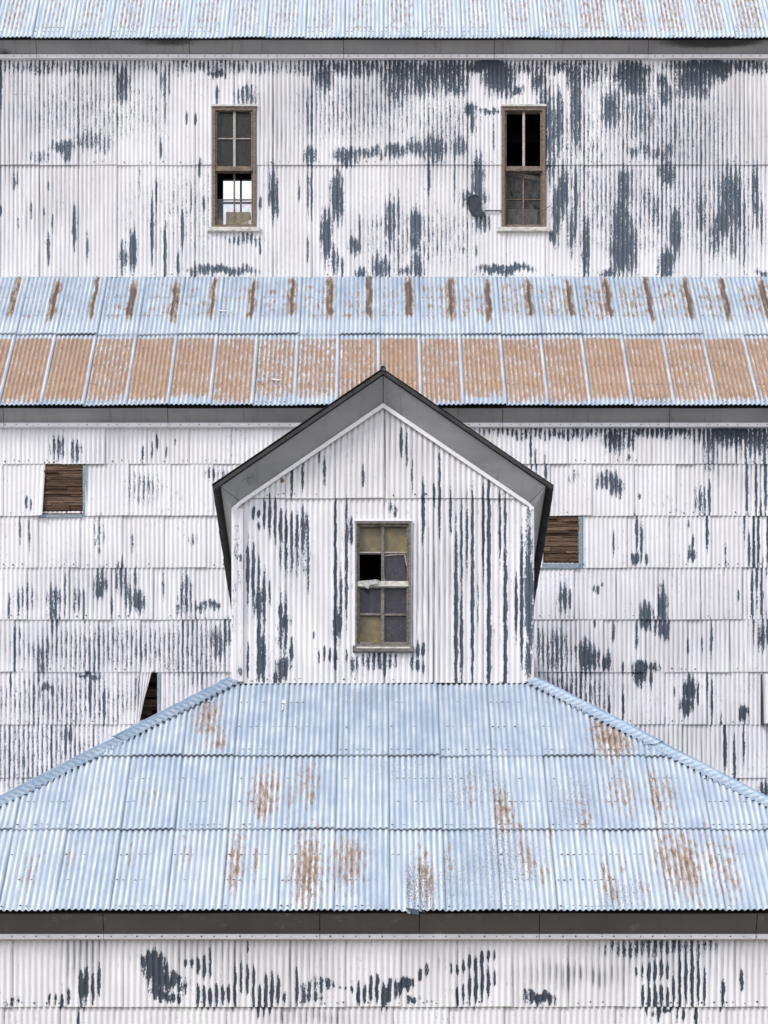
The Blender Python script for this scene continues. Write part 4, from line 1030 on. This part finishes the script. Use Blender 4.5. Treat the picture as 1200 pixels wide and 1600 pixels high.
# rake boards
def V3(x, y, z): return Vector((x, y, z))
gy0 = DF + .05; gy1 = DD - .055
rin = Z(633, DD)
for sgn in (-1, 1):
    xo = XC2 + sgn * (HW - .095)
    zo = zap - .055 - (HW - .095) * pit
    A_ = V3(xo, gy0, zo); T0 = V3(XC2, gy0, zap - .055)
    xb = X(375.5, DD) if sgn < 0 else X(826, DD)
    B_ = V3(xb, gy1, rin - abs(xb - XC2) * pit); T1 = V3(XC2, gy1, rin)
    C_ = V3(XL + .0 if sgn < 0 else XR, gy1, zcor + .0)
    def panel(name, a, bq, c, d, mat, soot=()):
        n, m = 24, 5
        Vv, Qv, gr = [], [], []
        for j in range(m + 1):
            for i in range(n + 1):
                p = a.lerp(bq, i / n).lerp(d.lerp(c, i / n), j / m)
                Vv.append(tuple(p)); gr.append(sum(am * math.exp(-((i / n - f) / w_) ** 2 - ((j / m - h_) / .45) ** 2) for (f, h_, w_, am) in soot))
        for j in range(m):
            for i in range(n):
                q_ = (j * (n + 1) + i, j * (n + 1) + i + 1, (j + 1) * (n + 1) + i + 1, (j + 1) * (n + 1) + i)
                Qv.append(q_ if sgn < 0 else q_[::-1])
        return mesh_np(name, Vv, Qv, mat, dormer, dict(grime=gr), None, True)
    eps = V3(sgn * .004, 0, 0)
    panel('rake_board', T0 + eps, A_, B_, T1 + eps, M['soffit'], soot=[(.86, .45, .07, .55), (.06, .2, .06, .35)] if sgn < 0 else [(.1, .5, .03, .15)])
    # return at the corner and the boxed side eave
    b = MB(); b.poly([A_ + V3(0, .006, -.004), B_ + V3(sgn * .004, .0, -.006), C_]); b.build('corner_return', M['soffit'], dormer, attrs=dict(grime=lambda x, y, z: .05))
    zb = zcor
    seam_y = [gy1, gy1 + 1.35, gy1 + 3.8, DM - .07]
    for ya, yb in zip(seam_y, seam_y[1:]):
        b = MB()
        first = ya == gy1
        b.poly([V3(xo, gy0 if first else ya, zo), V3(xo, yb - .008, zo), V3(C_.x, yb - .008, zb), V3(C_.x, ya, zb)])
        b.build('eave_board', M['soffit'], dormer, attrs=dict(grime=lambda x, y, z: .0))
    # white trim under the rake
    nv = V3(0, -.022, 0)
    b = MB(); d1 = V3(0, 0, -.055)
    b.slab([T1 + V3(0, .0, .0), B_, B_ + d1 * 0.95, T1 + d1], nv)
    b.build('rake_trim', M['trim'], dormer)
    b = MB(); b.slab([B_, C_, C_ + V3(-sgn * .05, 0, -.035), B_ + d1 * .95], nv); b.build('rake_trim', M['trim'], dormer)
    # dark metal edge of the roof
    b = MB()
    e0, e1 = V3(XC2, DF, zap), V3(XC2 + sgn * HW, DF, zev)
    b.slab([e0, e1, e1 + V3(0, 0, -.045), e0 + V3(0, 0, -.045)], V3(0, .06, 0)); b.build('rake_edge', M['dark'], dormer)
    # sheathing and corrugated sheets
    b = MB(); dk = V3(0, 0, -.03)
    s0, s1 = V3(XC2, DF + .06, zap - .02), V3(XC2 + sgn * (HW - .085), DF + .06, zap - .02 - (HW - .085) * pit)
    b.slab([s0, s1, V3(s1.x, DM - .07, s1.z), V3(s0.x, DM - .07, s0.z)], dk)
    rd = b.build('roof', M['under'], dormer)
    ln = math.hypot(HW, HW * pit); vx, vz = -sgn * HW / ln, HW * pit / ln
    fr = Frame((XC2 + sgn * HW, 0, zev), (0, -sgn, 0), (vx, 0, vz)) if True else None
    if fr.N[2] < 0: fr = Frame((XC2 + sgn * HW, 0, zev), (0, sgn, 0), (vx, 0, vz))
    sy = fr.U[1]
    for k in range(12):
        ya = DF + .0 + k * .61
        u0 = ya if sy > 0 else -(ya + .61)
        sheet('roof_sheet', rd, fr, u0, 0, .61, ln, M['darkgalv'] if 'darkgalv' in M else M['dark'], {}, A=.0085, gap=0.0, lapv=-.01, dv=0.5, segs=6, base=-.004, ulim=(DF, DM - .07) if sy > 0 else (-(DM - .07), -DF))
b = MB(); b.tube([(XC2, DF - .02, zap + .012), (XC2, DM - .07, zap + .012)], .035, 8); b.build('ridge_roll', M['dark'], dormer, smooth=True)

# ---- dormer window, 2 x 4 panes
def zx(v): return 530 + v / 6.667
def zy(v): return 800 + v / 6.667
wd = win(dormer, DD)
cg = M['casing_grey']
def dp(name, q, n0, n1, mat, bevel=.003):
    return part(DD, [(zx(q[0]), zy(q[1]), zx(q[2]), zy(q[3]), n0, n1)], name, mat, wd, bevel)
dp('casing', (168, 114, 190, 1412), -.10, .066, cg); dp('casing', (722, 114, 746, 1412), -.10, .066, cg)
dp('casing', (190, 114, 722, 138), -.10, .063, cg); dp('casing', (190, 1388, 722, 1412), -.10, .063, cg)
dp('sash_stile', (190.5, 138.5, 212, 1387.5), -.06, .035, cg); dp('sash_stile', (702, 138.5, 721.5, 1387.5), -.06, .035, cg)
dp('top_rail', (212.5, 138.5, 701.5, 158), -.06, .035, cg); dp('bottom_rail', (212.5, 1362, 701.5, 1387.5), -.06, .035, cg)
dp('meeting_rail', (186, 733, 726, 788), -.06, .055, M['sill'])
dp('muntin', (437, 158.5, 470, 732.5), -.04, .02, cg); dp('muntin', (434, 788.5, 470, 1361.5), -.05, .01, cg)
dp('muntin', (212.5, 418, 436.5, 432), -.04, .015, M['muntin']); dp('muntin', (470.5, 418, 701.5, 432), -.04, .015, M['muntin'])
dp('muntin', (212.5, 1055, 433.5, 1078), -.05, .008, cg); dp('muntin', (470.5, 1058, 701.5, 1082), -.05, .008, cg)
for (a, c) in ((212, 437), (470, 702)):
    dp('pane', (a, 158, c, 418), -.015, -.011, M['pane_faint'], 0)
    dp('card_backing', (a, 158, c, 418), -.05, -.03, M['olive'], 0)
    dp('pane', (a, 788, c, 1056), -.025, -.021, M['pane'], 0)
dp('pane', (212, 1078, 434, 1362), -.025, -.021, M['pane_faint'], 0)
dp('card_backing', (212, 1078, 434, 1362), -.06, -.04, M['olive'], 0)
dp('pane', (470, 1082, 702, 1362), -.025, -.021, M['pane'], 0)
# slipped pane, tilted in its opening
b = MB(); D1 = DD + .01
b.slab([P(zx(466), zy(462), D1), P(zx(682), zy(446), D1), P(zx(700), zy(722), D1), P(zx(474), zy(730), D1)], Vector((0, .004, 0)))
b.build('slipped_pane', M['pane'], wd)
for (p, q) in (((462, 455), (684, 440)), ((684, 440), (704, 560)), ((443, 460), (474, 732))):
    b = MB(); b.tube([P(zx(p[0]), zy(p[1]), D1 - .01), P(zx(q[0]), zy(q[1]), D1 - .01)], .008, 5); b.build('putty_edge', M['muntin'], wd)
part(DD, [(551, 1011.5, 646.5, 1021.5, -.05, .095)], 'sill', cg, wd, .008)
part(DD, [(557, 1014, 641, 1016.5, .094, .1)], 'sill_nosing', M['sill'], wd, .001)
part(DD, [(553.5, 814.6, 643.5, 817.0, 0, .07)], 'head_flashing', M['trim'], wd)
b = MB()
b.slab([P(zx(225), zy(716), DD - .07), P(zx(300), zy(712), DD - .062), P(zx(385), zy(702), DD - .06), P(zx(432), zy(722), DD - .062), P(zx(395), zy(752), DD - .075), P(zx(320), zy(758), DD - .085), P(zx(302), zy(804), DD - .09), P(zx(262), zy(768), DD - .085)], Vector((0, .003, 0)))
o = b.build('plastic_scrap', M['plastic']); o['label'] = 'torn pale plastic scrap hanging on the middle rail of the dormer window'; o['category'] = 'plastic scrap'
# ---- paint flakes lying on the middle roof
for (px, py, sz, lab) in ((348, 491, 7, 'small white flake on the blue upper course of the middle roof'), (432, 599, 8, 'larger curled white flake on the rusty roof course left of the dormer peak'), (405, 601, 6, 'thin pale flake on the rusty roof course, left of the larger flake')):
    u, v = RM.uv(px, py); k = RM.D(py) / F * sz
    b = MB()
    b.slab([Vector(RM.fr.O + RM.fr.U * (u + k * a) + RM.fr.V * (v + k * c) + RM.fr.N * (.052 + .012 * d)) for (a, c, d) in ((-1, .4, 1), (-.2, .5, 0), (.5, .1, 0), (1.0, -.5, 1.5), (.2, -.35, 0), (-.7, 0, .5))], Vector(RM.fr.N) * -.004)
    o = b.build('paint_flake', M['plastic' if sz == 6 else 'trim']); o['label'] = lab; o['category'] = 'flake'; o['group'] = 'flakes on the middle roof'
scene.render.engine = 'CYCLES'
